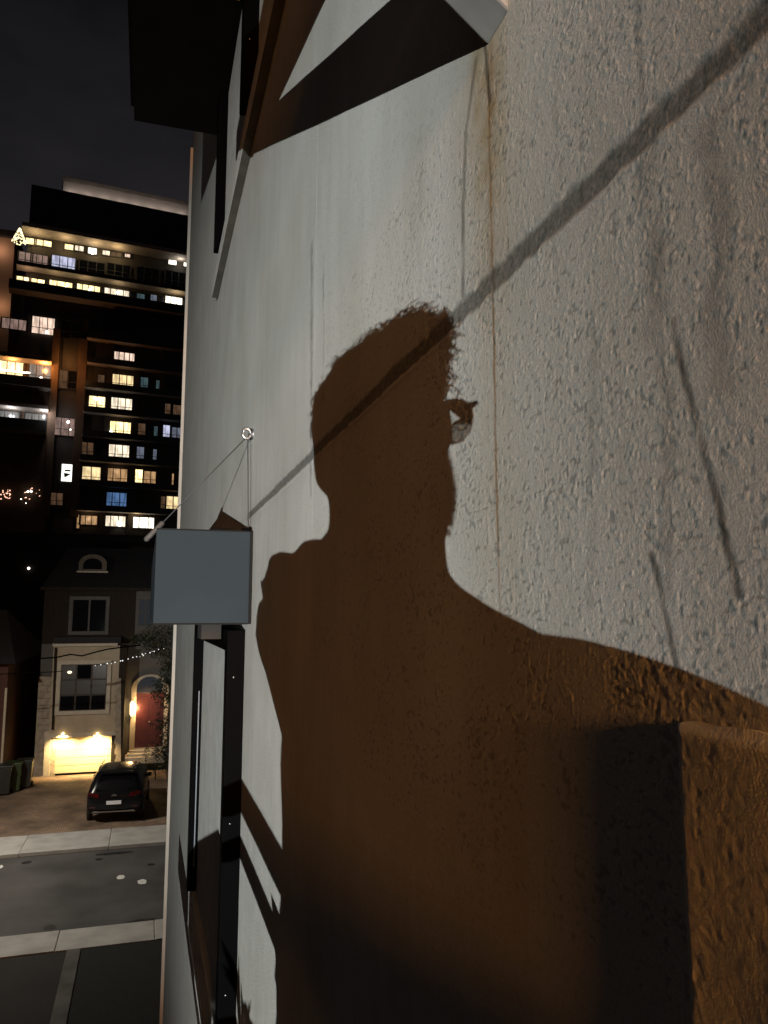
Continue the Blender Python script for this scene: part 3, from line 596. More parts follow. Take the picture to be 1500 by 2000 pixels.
# marks on the asphalt
PAINT = mat('white_paint_dab', (0.6, 0.6, 0.57), 0.8, noise=0.2, nscale=9)
OIL = mat('tar_patch', (0.012, 0.012, 0.013), 0.6, noise=0.4, nscale=4)
def road_spot(name, px, py, rx_, ry_, m):
    r_ = ray(px, py); k_ = (0.008 - H) / r_[2]; c = r_ * k_; mb = MB(); n = 18
    ring = [(c[0] + rx_ * (1 + random.uniform(-.15, .15)) * math.cos(2 * math.pi * i / n), c[1] + ry_ * (1 + random.uniform(-.15, .15)) * math.sin(2 * math.pi * i / n), 0.005) for i in range(n)]
    mb.add(ring, [tuple(range(n))]).build(name, m, road)
for px, py, a, b in ((236, 1713, .10, .17), (277, 1722, .11, .19), (1, 1693, .06, .16)): road_spot('paint_mark', px, py, a, b, PAINT)
for px, py, a, b in ((52, 1684, .13, .13), (97, 1811, .12, .16), (193, 1678, .1, .1), (277, 1802, .45, .22), (225, 1666, .5, .12), (295, 1688, .1, .1)): road_spot('tar_patch', px, py, a, b, OIL)
# street lamp out of view to the left
sl = thing('street_lamp', (-7.5, 25.2, 0), 'grey street lamp post by the far pavement, lighting the road', 'street lamp')
MB().tube([(-7.5, 25.2, 0.1), (-7.5, 25.2, 7.6), (-7.4, 24.6, 8.2), (-7.2, 23.2, 8.4)], [0.09, 0.06, 0.05, 0.04], 12).build('pole', mat('lamp_pole', (0.2, 0.2, 0.2), 0.5, metal=0.5), sl)
MB().box((-7.35, 22.3, 8.33), (-7.05, 23.2, 8.45)).build('lamp_head', BLACK, sl, bevel=0.02)
lamp('street_lamp_light', 'SPOT', (-7.2, 22.6, 8.28), 3600, (1.0, 0.91, 0.78), 0.12, aim=(-0.5, 25.0, 0), size=R(165), blend=0.9, parent=sl)

# ------------------------------------------------------------------ the house across the street
CREAM = mat('cream_render', (0.42, 0.36, 0.27), 0.9, noise=0.1, nscale=3, bump=0.15, bscale=40)
GREYR = mat('grey_render', (0.12, 0.117, 0.113), 0.9, noise=0.12, nscale=3)
BRWN = mat('brown_brick', (0.022, 0.015, 0.009), 0.9, noise=0.35, nscale=12)
STONE = mat('pale_stone', (0.34, 0.30, 0.24), 0.9, noise=0.25, nscale=5, bump=0.3, bscale=20)
SLATE = mat('roof_slate', (0.012, 0.012, 0.014), 0.8, noise=0.3, nscale=6)
TRIM = mat('cream_trim', (0.50, 0.46, 0.38), 0.7, noise=0.08, nscale=8)
GLASSD = mat('night_glass', (0.005, 0.006, 0.008), 0.03, spec=0.25)
WOODF = mat('dark_window_frame', (0.02, 0.014, 0.010), 0.5)
REDD = mat('red_door', (0.062, 0.013, 0.013), 0.4, noise=0.15, nscale=6)
GARD = mat('garage_door', (0.52, 0.47, 0.33), 0.6, noise=0.06, nscale=2)
house = thing('town_house', tuple(at(180, 1518, YH)), 'town house with lit garage, red arched door and arched dormer across the street', 'house')
def hx(px, Y=YH): return at(px, 1300, Y).x
def rectpx(x0, y0, x1, y1, Y): a = at(x0, y0, Y); b = at(x1, y1, Y); return a.x, b.z, b.x, a.z
def hbox(name, x0, y0, x1, y1, Yf, depth, m, parent=house, bevel=0.0):
    a, b, c, d = rectpx(x0, y0, x1, y1, Yf); return MB().box((a, Yf, b), (c, Yf + depth, d)).build(name, m, parent, bevel)
YM = YH + 1.1                                     # main wall, set back from the garage bay
zg = 0.10
a = at(88, 1148, YM); b = at(345, 1148, YM)
MB().box((a.x, YM, zg), (b.x + 2.5, YM + 9, a.z)).build('wall', GREYR, house)
hbox('brick_panel', 88, 1150, 262, 1256, YM - 0.02, 0.018, BRWN)
# roof: dark mansard with an eaves band
a = at(82, 1146, YM - 0.3); b = at(352, 1146, YM - 0.3); zr = at(100, 1068, YM + 1.5).z
MB().add([(a.x, YM - 0.3, a.z), (b.x + 2.5, YM - 0.3, a.z), (b.x + 2.5, YM + 9.3, a.z), (a.x, YM + 9.3, a.z), (a.x + 0.8, YM + 1.7, zr), (b.x + 2, YM + 1.7, zr), (b.x + 2, YM + 8, zr), (a.x + 0.8, YM + 8, zr)],
         [(0, 3, 2, 1), (4, 5, 6, 7), (0, 1, 5, 4), (1, 2, 6, 5), (2, 3, 7, 6), (3, 0, 4, 7)]).build('roof', SLATE, house)
MB().box((a.x - 0.05, YM - 0.36, a.z - 0.14), (b.x + 2.5, YM - 0.06, a.z - 0.006)).build('eaves_board', BRWN, house)
# arched dormer
YD = YM + 0.1
def arch(x0, y0, x1, y1, Yf, rise, n=12):
    a, b, c, d = rectpx(x0, y0, x1, y1, Yf); pts = [(a, b), (c, b)]; cx_ = (a + c) / 2; hw = (c - a) / 2; zs = d - rise
    for i in range(n + 1):
        an = math.pi * i / n; pts.append((cx_ + hw * math.cos(an), zs + rise * math.sin(an)))
    return [(x, Yf, z) for x, z in pts]
dm = MB().prism(arch(155, 1082, 208, 1117, YD, 0.42), (0, 1.6, 0)).build('dormer', mat('darker_trim', (0.13, 0.115, 0.09), 0.8, noise=0.2, nscale=4), house)  # dormer uses a darker, mottled trim tone
MB().prism(arch(163, 1090, 199, 1112, YD - 0.012, 0.30), (0, 0.008, 0)).build('pane', GLASSD, dm)
MB().box((at(151, 1096, YD - .06).x, YD - 0.06, at(151, 1118, YD).z), (at(212, 1096, YD - .06).x, YD - 0.01, at(151, 1115, YD).z)).build('sill', TRIM, dm)
# upper windows
def casement(x0, y0, x1, y1, Yf, cols, rows, frame_m, trim_m, pane_m, tw=0.12, name='window', parent=house):
    a, b, c, d = rectpx(x0, y0, x1, y1, Yf); fw_ = 0.07
    mb = MB(); mb.box((a - tw, Yf - 0.05, b - tw), (c + tw, Yf + 0.01, b)).box((a - tw, Yf - 0.05, d), (c + tw, Yf + 0.01, d + tw)).box((a - tw, Yf - 0.05, b + .002), (a, Yf + 0.01, d - .002)).box((c, Yf - 0.05, b + .002), (c + tw, Yf + 0.01, d - .002))
    w = mb.build(name, trim_m, parent)
    fr = MB(); 
    for i in range(cols + 1):
        x = a + (c - a) * i / cols; fr.box((x - fw_ / 2, Yf - 0.035, b), (x + fw_ / 2, Yf + 0.005, d))
    for j in range(rows + 1):
        z = b + (d - b) * j / rows; fr.box((a, Yf - 0.030, z - fw_ / 2), (c, Yf + 0.004, z + fw_ / 2))
    fr.build('frame', frame_m, w)
    k_ = 0
    for j in range(rows):
        for i in range(cols):
            xa, xb = a + (c - a) * i / cols + .03, a + (c - a) * (i + 1) / cols - .03; za_, zb_ = b + (d - b) * j / rows + .03, b + (d - b) * (j + 1) / rows - .03
            MB().box((xa, Yf - 0.016, za_), (xb, Yf - 0.010, zb_)).build('pane', pane_m[k_ % len(pane_m)] if isinstance(pane_m, list) else pane_m, w); k_ += 1
    return w
INT1 = mat('lit_room_warm', (0.02, 0.02, 0.02), 0.2, emis=(1.0, 0.78, 0.42), estr=0.16)
REFL = mat('pane_reflection_glow', (0.02, 0.02, 0.02), 0.2, emis=(0.9, 0.8, 0.68), estr=0.022)  # faint glow paints reflections into the bay window panes
INTB = mat('lit_room_blue', (0.02, 0.02, 0.02), 0.6, spec=0.05, emis=(0.45, 0.55, 0.7), estr=0.03)
casement(142, 1170, 206, 1234, YM - 0.04, 2, 1, WOODF, GREYR, GLASSD)
casement(272, 1170, 296, 1222, YM - 0.04, 2, 2, WOODF, GREYR, INTB)
# projecting bay over the garage
hbox('bay_wall', 105, 1262, 227, 1428, YH, 1.12, CREAM)
cor = hbox('bay_cornice', 103, 1256, 230, 1262, YH - 0.12, 1.2, TRIM, bevel=0.02)
hbox('bay_roof', 105, 1245, 236, 1256, YH - 0.15, 1.2, SLATE)
casement(120, 1298, 206, 1386, YH - 0.03, 3, 3, WOODF, TRIM, [GLASSD, GLASSD, GLASSD, REFL, REFL, REFL, REFL, GLASSD, REFL], tw=0.16)
MB().sphere(at(136, 1313, YH - 0.06), 0.07, 8, 6, (1.3, .5, .8)).build('room_lamp', mat('small_room_lamp', (1, .9, .7), .4, emis=(1, .82, .5), estr=2.0), house)
hbox('corner_pier', 226, 1262, 237, 1518, YH + 0.03, 1.0, BRWN)
for i in range(18): hbox('quoin', 224 if i % 2 else 226, 1325 + i * 10.6, 236, 1335 + i * 10.6, YH - 0.012, 0.05, STONE)
hbox('side_wall', 76, 1322, 105, 1520, YH + 0.25, 0.85, STONE)
for r_ in range(15):                               # stone courses of the left pier
    yy_ = 1326 + r_ * 12.9; sp_ = 84 + (r_ % 2) * 9
    hbox('stone_block', 75.5, yy_ + .5, sp_ - .4, yy_ + 12.2, YH + 0.20, 0.06, STONE, bevel=0.012); hbox('stone_block', sp_ + .4, yy_ + .5, 104.5, yy_ + 12.2, YH + 0.205, 0.055, STONE, bevel=0.012)
MB().tube([tuple(at(109, 1265, YH - 0.06)), tuple(at(103, 1425, YH - 0.06))], 0.05, 8).build('downpipe', BRWN, house)
# garage
a, b, c, d = rectpx(96, 1438, 221, 1517, YH + 0.42); b = zg + 0.005
gar = MB().box((a, YH + 0.42, b), (c, YH + 0.50, d)).build('garage_door', GARD, house)
for i in range(5):
    z0_ = b + (d - b) * i / 5
    MB().box((a + 0.01, YH + 0.405, z0_ + 0.012), (c - 0.01, YH + 0.418, z0_ + (d - b) / 5 - 0.012)).build('door_panel', GARD, gar, bevel=0.008)
hbox('garage_jamb', 88, 1434, 95.5, 1518, YH + 0.05, 0.45, TRIM); hbox('garage_jamb', 221.5, 1434, 227, 1518, YH + 0.05, 0.45, TRIM)
hbox('garage_lintel', 87, 1429, 228, 1436, YH + 0.02, 0.5, TRIM)
for px in (124, 191):
    p_ = at(px, 1436, YH + 0.22)
    gl_ = MB().tube([(p_.x, YH - 0.02, p_.z + 0.10), (p_.x, YH - 0.12, p_.z + 0.08)], 0.045, 12).build('downlight', mat('downlight_glow', (1, .9, .6), 0.4, emis=(1.0, 0.72, 0.30), estr=9), house)
    lamp('garage_lamp', 'SPOT', (p_.x, YH - 0.20, p_.z + 0.02), 620 if px > 150 else 450, (1.0, 0.68, 0.29), 0.06, aim=(p_.x, YH + 0.30, 0.6), size=R(135), blend=0.9)
# arched entrance
tr_ = MB().prism(arch(258, 1318, 325, 1466, YM - 0.06, 0.62), (0, 0.05, 0)).build('door_surround', TRIM, house)
dr = hbox('door', 267, 1354, 317, 1458, YM - 0.075, 0.012, REDD)
MB().prism(arch(268, 1322, 316, 1352, YM - 0.074, 0.50), (0, 0.011, 0)).build('fanlight', INTB, dr)
for (x0, y0, x1, y1) in ((272, 1362, 289, 1406), (295, 1362, 312, 1406), (272, 1414, 289, 1450), (295, 1414, 312, 1450)):
    hbox('door_panel', x0, y0, x1, y1, YM - 0.088, 0.012, REDD, dr, bevel=0.006)
MB().sphere(at(292, 1410, YM - 0.11), 0.035, 8, 6).build('handle', STEEL, dr)
for i, (x0, y0, x1, y1) in enumerate(((252, 1467, 312, 1474), (248, 1474, 316, 1481), (244, 1481, 320, 1489))):
    hbox('doorstep', x0, y0, x1, y1, YM - 0.35 - 0.3 * i, 0.36 + 0.3 * i, TRIM)
scn_ = thing('entrance_lamp', tuple(at(258, 1385, YM - 0.15)), 'glowing lantern on the wall left of the red door', 'wall lamp')
p_ = at(258, 1385, YM - 0.15)
MB().tube([(p_.x, p_.y, p_.z - 0.30), (p_.x, p_.y, p_.z - 0.22), (p_.x, p_.y, p_.z + 0.25), (p_.x, p_.y, p_.z + 0.34)], [0.03, 0.085, 0.10, 0.02], 10).build('lantern_glass', mat('lantern_glow', (1, .9, .6), 0.4, emis=(1.0, 0.74, 0.34), estr=5), scn_)
MB().box((p_.x - 0.03, p_.y, p_.z - 0.05), (p_.x + 0.03, p_.y + 0.13, p_.z + 0.05)).build('wall_arm', BLACK, scn_)
lamp('lantern_lamp', 'POINT', (p_.x + 0.12, p_.y - 0.2, p_.z), 60, (1.0, 0.62, 0.25), 0.1)
lamp('porch_lamp', 'SPOT', tuple(at(292, 1330, YM - 0.8)), 170, (1.0, 0.60, 0.26), 0.06, aim=tuple(at(292, 1440, YM - 0.2)), size=R(120))
# dark neighbour on the left
nb = thing('neighbour_house', tuple(at(-40, 1520, YH - 2)), 'unlit dark house at the left edge next to the garage house', 'house')
a = at(-190, 1340, YH - 2.2); b = at(14, 1340, YH - 2.2)
MB().box((a.x, YH - 2.2, zg), (b.x, YH + 8, at(0, 1290, YH).z)).build('wall', mat('dark_red_brick', (0.07, 0.025, 0.02), 0.9, noise=0.3, nscale=10), nb)
MB().box((at(10, 1340, YH - 2.25).x, YH - 2.25, zg), (at(14.5, 1340, YH - 2.25).x, YH - 2.21, at(0, 1335, YH).z)).build('downpipe', CREAM, nb)
MB().add([(a.x - .3, YH - 2.6, at(0, 1290, YH).z + .004), (b.x + .3, YH - 2.6, at(0, 1290, YH).z + .004), (b.x + .3, YH + 8.3, at(0, 1290, YH).z + .004), (a.x - .3, YH + 8.3, at(0, 1290, YH).z + .004), (a.x + 2, YH + 3, at(0, 1190, YH).z), (b.x - 1, YH + 3, at(0, 1190, YH).z)],
         [(0, 3, 2, 1), (0, 1, 5, 4), (1, 2, 5), (2, 3, 4, 5), (3, 0, 4)]).build('roof', SLATE, nb)
# low dark buildings behind that close the gap below the tower
bh = thing('rear_block', tuple(at(60, 1180, 62)), 'unlit low block behind the town house roof', 'building')
MB().box((at(-160, 1100, 62).x, 62, 0), (at(420, 1100, 62).x, 74, at(60, 1040, 62).z)).build('wall', mat('dark_block', (0.012, 0.011, 0.011), 0.9), bh)
for px, py in ((56, 1110),):
    MB().sphere(at(px, py, 61.9), 0.10, 8, 6).build('lamp', mat('far_lamp', (1, 1, 1), .5, emis=(1, .85, .75), estr=3), bh)

# ------------------------------------------------------------------ bins, shrubs, tree, string lights, cable
BIN = mat('bin_plastic', (0.02, 0.022, 0.02), 0.5, noise=0.2, nscale=8)
BING = mat('bin_green', (0.03, 0.05, 0.015), 0.5)
def wheelie(px, py, Y, m, label, sc_=1.0):
    c = at(px, py, Y); c.z = zg; t = thing('wheeled_bin', tuple(c), label, 'bin', 'bins beside the garage')
    w, dd, hh = 0.29 * sc_, 0.33 * sc_, 1.0 * sc_
    vs = [(-w * .82, -dd * .82, 0.06), (w * .82, -dd * .82, 0.06), (w * .82, dd * .82, 0.06), (-w * .82, dd * .82, 0.06), (-w, -dd, hh), (w, -dd, hh), (w, dd, hh), (-w, dd, hh)]
    MB().add([c + Vector(v) for v in vs], [(0, 3, 2, 1), (4, 5, 6, 7), (0, 1, 5, 4), (1, 2, 6, 5), (2, 3, 7, 6), (3, 0, 4, 7)]).build('bin_body', m, t, bevel=0.02)
    MB().box(c + Vector((-w - .02, -dd - .03, hh + .004)), c + Vector((w + .02, dd + .02, hh + .07))).build('lid', m, t, bevel=0.02)
    for s_ in (-1, 1): MB().tube([c + Vector((s_ * w * .8, dd * .8, .1)), c + Vector((s_ * w * .95, dd * .8, .1))], 0.1, 10).build('wheel', BLACK, t)
wheelie(6, 1540, 32.4, BIN, 'dark bin at the left edge of the driveway'); wheelie(26, 1532, 32.9, BING, 'greenish bin standing second from the left edge'); wheelie(47, 1527, 33.4, BIN, 'dark bin nearest the garage pier')
LEAFD = mat('night_foliage', (0.016, 0.026, 0.010), 0.7, noise=0.5, nscale=30)
BARK = mat('bark', (0.03, 0.022, 0.016), 0.9)
def foliage(mb, c, rx_, ry_, rz_, n, sz):
    for _ in range(n):
        d_ = Vector((random.gauss(0, 1), random.gauss(0, 1), random.gauss(0, 1))).normalized() * (random.random() ** 0.45)
        p = Vector(c) + Vector((d_.x * rx_, d_.y * ry_, d_.z * rz_)); a_ = Vector((random.uniform(-1, 1), random.uniform(-1, 1), random.uniform(-1, .3))).normalized(); b_ = a_.cross(Vector((random.uniform(-1, 1), random.uniform(-1, 1), 1))).normalized(); s_ = sz * random.uniform(.6, 1.3)
        mb.add([p, p + a_ * s_ + b_ * s_ * .35, p + a_ * s_ * 2, p + a_ * s_ - b_ * s_ * .35], [(0, 1, 2, 3)])
tree = thing('street_tree', tuple(at(345, 1500, 32.6)), 'dark leafy tree at the right of the red door, behind the wall edge', 'tree')
tb_ = at(352, 1500, 32.6); tb_.z = 0.1
MB().tube([tb_, tb_ + Vector((0.05, 0, 2)), tb_ + Vector((-0.1, .1, 4.2)), tb_ + Vector((0, 0, 6.0))], [0.14, 0.11, 0.07, 0.03], 10).build('trunk', BARK, tree)
mb = MB()
for i in range(7):
    z_ = 2.2 + i * 0.55; an = i * 2.4; mb.tube([tb_ + Vector((0, 0, z_)), tb_ + Vector((math.cos(an) * .6, math.sin(an) * .5, z_ + .5)), tb_ + Vector((math.cos(an) * 1.2, math.sin(an), z_ + .8))], [0.04, 0.03, 0.012], 6)
mb.build('limbs', BARK, tree)
mb = MB()
for px, py, r_ in ((318, 1240, .8), (290, 1246, .55), (306, 1262, .6), (330, 1275, .7), (322, 1330, .45), (312, 1350, .42), (326, 1370, .45), (330, 1300, .4), (318, 1415, .45), (326, 1445, .5), (316, 1470, .45), (330, 1490, .5), (340, 1400, .7), (345, 1310, .8), (268, 1247, .3)):
    foliage(mb, at(px, py, 32.6 + random.uniform(-.4, .4)), r_, r_, r_ * .7, int(430 * r_), 0.075)
mb.build('crown', LEAFD, tree)
for px, lab in ((285, 'clipped dark cone shrub left of the pair below the door'), (303, 'clipped dark cone shrub right of the pair below the door')):
    c = at(px, 1525, 33.6); c.z = 0.1; t = thing('cone_shrub', tuple(c), lab, 'shrub', 'cone shrubs by the door')
    mb = MB()
    for k_ in range(700):
        h_ = random.random(); an = random.random() * 6.28; rr = 0.30 * (1 - h_) ** .7 * math.sqrt(random.random()) + .02; p = c + Vector((rr * math.cos(an), rr * math.sin(an), 0.2 + h_ * 1.15)); a_ = Vector((math.cos(an), math.sin(an), random.uniform(-.2, 1))).normalized() * .05; b_ = Vector((-math.sin(an), math.cos(an), 0)) * .022
        mb.add([p, p + a_ * .5 + b_, p + a_, p + a_ * .5 - b_], [(0, 1, 2, 3)])
    mb.build('foliage', LEAFD, t); MB().tube([c, c + Vector((0, 0, .6))], 0.03, 6).build('stem', BARK, t)
# flowering border along the drive
fb = MB(); FLW = mat('white_flowers', (0.5, 0.5, 0.46), 0.8); gb_ = MB()
for i in range(260):
    y_ = random.uniform(26.6, 31.0); c = Vector((1.25 + random.uniform(-.18, .22) + (y_ - 26.5) * 0.02, y_, 0.12 + random.random() * .25))
    if random.random() < .35: fb.sphere(c, random.uniform(.03, .07), 6, 4)
    else: foliage(gb_, c, .12, .12, .1, 8, .05)
tag(fb.build('flower_border', FLW), 'pale flowers along the right edge of the brick driveway', 'flowers', kind='stuff')
tag(gb_.build('low_foliage', LEAFD), 'low dark leaves along the right edge of the brick driveway', 'ground cover', kind='stuff')
BULB = mat('fairy_bulb', (1, 1, 1), .4, emis=(0.92, 0.95, 1.0), estr=0.9)
sg = thing('string_lights', tuple(at(260, 1280, 31)), 'string of small white bulbs hanging across the front of the house', 'string lights')
pts = [(188, 1299), (210, 1294), (236, 1289), (255, 1284), (272, 1279), (286, 1275), (300, 1270), (322, 1264)]
P3 = [at(x, y, 31.0) for x, y in pts]; MB().tube(P3, 0.008, 5).build('wire', BLACK, sg)
src = None
for i in range(19):
    t_ = i / 18 * (len(P3) - 1); j = min(int(t_), len(P3) - 2); c = P3[j].lerp(P3[j + 1], t_ - j) + Vector((random.uniform(-.08, .08), 0, -random.uniform(0.0, .07)))
    if src is None: src = MB().sphere((0, 0, 0), 0.024, 8, 6).build('bulb', BULB, sg); o = src
    else: o = src.copy(); C.objects.link(o)
    o.location = c - Vector(sg.location); o.scale = [random.uniform(.4, 1.05)] * 3
tag(MB().tube([at(x, y, 31.5) for x, y in ((-20, 1318), (60, 1314), (112, 1312), (122, 1311))], 0.016, 6).build('overhead_wire', BLACK), 'dark wire crossing the dark gap left of the bay window', 'wire')
tag(MB().tube([at(x, y, 31.5) for x, y in ((80, 1286), (110, 1284), (138, 1278), (160, 1281), (185, 1274), (210, 1268), (240, 1264), (275, 1260))], 0.03, 6).build('overhead_cable', BLACK), 'thick dark cable sagging across the cream bay wall', 'cable')

# ------------------------------------------------------------------ the parked car
CARP = mat('black_car_paint', (0.006, 0.006, 0.007), 0.22, coat=0.15, spec=0.25)
CARG = mat('car_glass', (0.004, 0.004, 0.005), 0.06, spec=0.6)
CHR = mat('chrome', (0.55, 0.55, 0.55), 0.2, metal=1.0)
TYRE = mat('tyre', (0.012, 0.012, 0.012), 0.8)
CS = 0.93; cc = at(221, 1601, 26.9); CX, CYr, CZ = cc.x, 26.9, 0.107
car = thing('parked_car', (CX, CYr, CZ), 'black sport utility car parked on the brick driveway seen from behind', 'car')
YAW = R(-4.0)
def cv(x, y, z):
    x, y, z = x * CS, y * CS, z * CS
    return Vector((CX + x * math.cos(YAW) - y * math.sin(YAW), CYr + x * math.sin(YAW) + y * math.cos(YAW), CZ + z))
st = [  # y, half-width low, half-width belt, half-width roof, z low, z belt, z roof
 (0.00, .76, .80, .60, .48, .86, .90), (0.06, .86, .88, .62, .34, .98, 1.05), (0.22, .90, .92, .66, .28, 1.02, 1.34), (0.48, .92, .93, .67, .26, 1.04, 1.62), (0.9, .93, .94, .68, .25, 1.05, 1.69),
 (1.7, .93, .94, .70, .25, 1.03, 1.71), (2.5, .93, .93, .69, .25, 1.01, 1.66), (3.0, .92, .92, .66, .25, .99, 1.45), (3.5, .92, .91, .70, .25, .97, 1.02), (4.2, .90, .86, .6, .27, .88, .90), (4.55, .78, .74, .5, .36, .70, .72)]
rings = []
for (y, wl, wb, wr2, zl, zbt, zr2) in st:
    half = [(wl * .92, zl), (wl, zl + .12), (wb, (zl + zbt) / 2 + .05), (wb * .985, zbt), (wb * .6 + wr2 * .4, zbt + (zr2 - zbt) * .45), (wr2 + .03, zbt + (zr2 - zbt) * .86), (wr2 * .85, zr2 - .012), (wr2 * .4, zr2)]
    rings.append([cv(x, y, z) for x, z in half] + [cv(-x, y, z) for x, z in half[::-1]])
n = len(rings[0]); vs = [v for r_ in rings for v in r_]; fs = [(i * n + j, i * n + (j + 1) % n, (i + 1) * n + (j + 1) % n, (i + 1) * n + j) for i in range(len(rings) - 1) for j in range(n)] + [tuple(range(n))[::-1], tuple(range((len(rings) - 1) * n, len(rings) * n))]
bo = MB().add(vs, fs, True).build('car_body', CARP, car)
ss = bo.modifiers.new('sub', 'SUBSURF'); ss.levels = 1; ss.render_levels = 2
def cpoly(name, pts, m, dy=-0.02, parent=car, th=0.02, bevel=0.0): return MB().prism([cv(x, y + dy, z) for x, y, z in pts], cv(0, th, 0) - cv(0, 0, 0)).build(name, m, parent, bevel)
cpoly('rear_window', [(-.62, .10, 1.08), (.62, .10, 1.08), (.52, .40, 1.54), (-.52, .40, 1.54)], CARG)
cpoly('spoiler', [(-.58, .32, 1.60), (.58, .32, 1.60), (.56, .42, 1.66), (-.56, .42, 1.66)], CARP)
TAIL = mat('tail_lamp', (0.06, 0.004, 0.003), 0.15, coat=0.8)
for s_ in (-1, 1):
    tl = cpoly('tail_lamp', [(s_ * .50, -.005, .88), (s_ * .83, .07, .90), (s_ * .86, .09, 1.02), (s_ * .80, .08, 1.06), (s_ * .5, .02, 1.0)], TAIL)
    MB().box(cv(s_ * .975 - .07, 2.75, 1.00), cv(s_ * .975 + .07, 2.85, 1.14)).build('door_mirror', CARP, car, bevel=0.02)
    for y_ in (0.85, 3.55):
        wh = MB().tube([cv(s_ * .80, y_, .34), cv(s_ * .935, y_, .34)], 0.34, 22).build('wheel', TYRE, car)
        MB().tube([cv(s_ * .90, y_, .34), cv(s_ * .942, y_, .34)], 0.22, 16).build('rim', CHR, wh)
    MB().tube([cv(s_ * .62, .7, 1.70), cv(s_ * .62, 1.1, 1.74), cv(s_ * .62, 2.3, 1.72)], 0.018, 6).build('roof_rail', CHR, car)
    cpoly('reflector', [(s_ * .60, .02, .55), (s_ * .78, .03, .55), (s_ * .78, .03, .59), (s_ * .60, .02, .59)], TAIL)
    cpoly('side_window', [(s_ * .90, .75, 1.06), (s_ * .90, 2.6, 1.05), (s_ * .76, 2.3, 1.52), (s_ * .76, .95, 1.56)], CARG, dy=0, th=.0) if False else None
cpoly('number_plate', [(-.24, -.04, .66), (.24, -.04, .66), (.24, -.04, .78), (-.24, -.04, .78)], mat('plate_white', (.75, .76, .8), .5), th=.015)
cpoly('bumper_trim', [(-.72, -.01, .40), (.72, -.01, .40), (.64, -.01, .46), (.40, -.02, .44), (-.40, -.02, .44), (-.64, -.01, .46)], CHR, th=.03)
cpoly('badge', [(-.10, -.02, .92), (.10, -.02, .92), (.06, -.02, .99), (-.06, -.02, .99)], CHR, th=.012)

# ------------------------------------------------------------------ the apartment tower
TA = R(6.4); TU = Vector((math.cos(TA), math.sin(TA), 0)); TN = Vector((math.sin(TA), -math.cos(TA), 0))   # along the front, out of the front
TO = at(200, 1000, 100.0); TO.z = 0.0
def tf(px, py, off=0.0):
    r_ = Vector(ray(px, py)); o_ = Vector((0, 0, H)); b_ = TO + TN * off
    p = o_ + r_ * ((b_ - o_).dot(TN) / r_.dot(TN)); return (p - TO).dot(TU), p.z
def tp(u, off, z): return TO + TU * u + TN * off + Vector((0, 0, z))
TM = Matrix(((TU.x, -TN.x, 0, TO.x), (TU.y, -TN.y, 0, TO.y), (0, 0, 1, 0), (0, 0, 0, 1)))   # local: x along, y into the building, z up
CLAD = mat('dark_cladding', (0.030, 0.024, 0.019), 0.8, noise=0.25, nscale=0.6)
CLADB = mat('black_cladding', (0.010, 0.009, 0.009), 0.7)
PIER = mat('brown_brick_pier', (0.065, 0.038, 0.022), 0.9, noise=0.2, nscale=1)
SLABM = mat('balcony_concrete', (0.20, 0.17, 0.145), 0.9, noise=0.15, nscale=1)
ROOFW = mat('pale_roof_screen', (0.34, 0.30, 0.27), 0.8, noise=0.08, nscale=.5)
tower = thing('apartment_tower', tuple(TO), 'tall dark apartment tower with many lit windows and balconies', 'building')
def tbox(name, x0, y0, x1, y1, off0, off1, m, parent=tower, sh=True):
    """rectangle seen at pixel corners on the facade, from off0 (inside) to off1 (proud)"""
    ym = (y0 + y1) / 2; xm = (x0 + x1) / 2
    u0 = tf(x0, ym, off1)[0]; u1 = tf(x1, ym, off1)[0]; z1 = tf(xm, y0, off1)[1]; z0 = tf(xm, y1, off1)[1]
    return MB().box((u0, -off1, z0), (u1, -off0, z1), TM).build(name, m, parent)
uL = tf(35, 800)[0]; uR = tf(470, 800)[0]; zTop = tf(200, 425)[1]
tbox('core', 34, 398, 470, 1180, -22, 0.0, CLADB)
tbox('wall_upper', 110, 640, 470, 1180, 0.0, 0.25, CLAD)
MB().box((uL + 0.4, -0.2, tf(200, 560)[1]), (uR, 0.02, tf(200, 480)[1]), TM).build('wall_band', CLAD, tower)
tbox('penthouse', 88, 371, 122, 420, -12, -1.2, CLADB)
tbox('roof_screen', 122, 378, 372, 408, -14, -1.0, ROOFW)
tbox('roof_coping', 121, 369, 373, 377, -14, -0.9, SLABM)
tbox('roof_fin', 372, 395, 380, 470, -6, -.5, CLADB)
def z12(x, y, k_): return x / 3.75, (340 if k_ == 1 else 680) + y / 3.75
def slab(k_, xa, ya, xb, yb, proud, m=SLABM, th=0.28, name='balcony_slab'):
    x0, y0 = z12(xa, ya, k_); x1, y1 = z12(xb, yb, k_)
    u0, z0 = tf(x0, y0, proud); u1, z1 = tf(x1, y1, proud); z = (z0 + z1) / 2
    return MB().box((u0, -proud, z), (u1, 0.0, z + th), TM).build(name, m, tower), (u0, u1, z)
def parapet(k_, xa, ya, xb, yb, proud, h_, m=CLADB):
    s_, (u0, u1, z) = slab(k_, xa, ya, xb, yb, proud)
    MB().box((u0, -proud - .06, z + 0.03), (u1, -proud - .002, z + h_), TM).build('balustrade', m, s_.parent)
    return u0, u1, z
S1 = slab(1, 160, 385, 1400, 590, 2.6, th=.5)
parapet(1, 118, 680, 1385, 845, 1.8, 0.5)
parapet(1, 60, 860, 1370, 1000, 1.8, 1.15)
for (xa, ya, xb, yb) in ((640, 1205, 1365, 1285),): parapet(1, xa, ya, xb, yb, 1.5, 1.1)
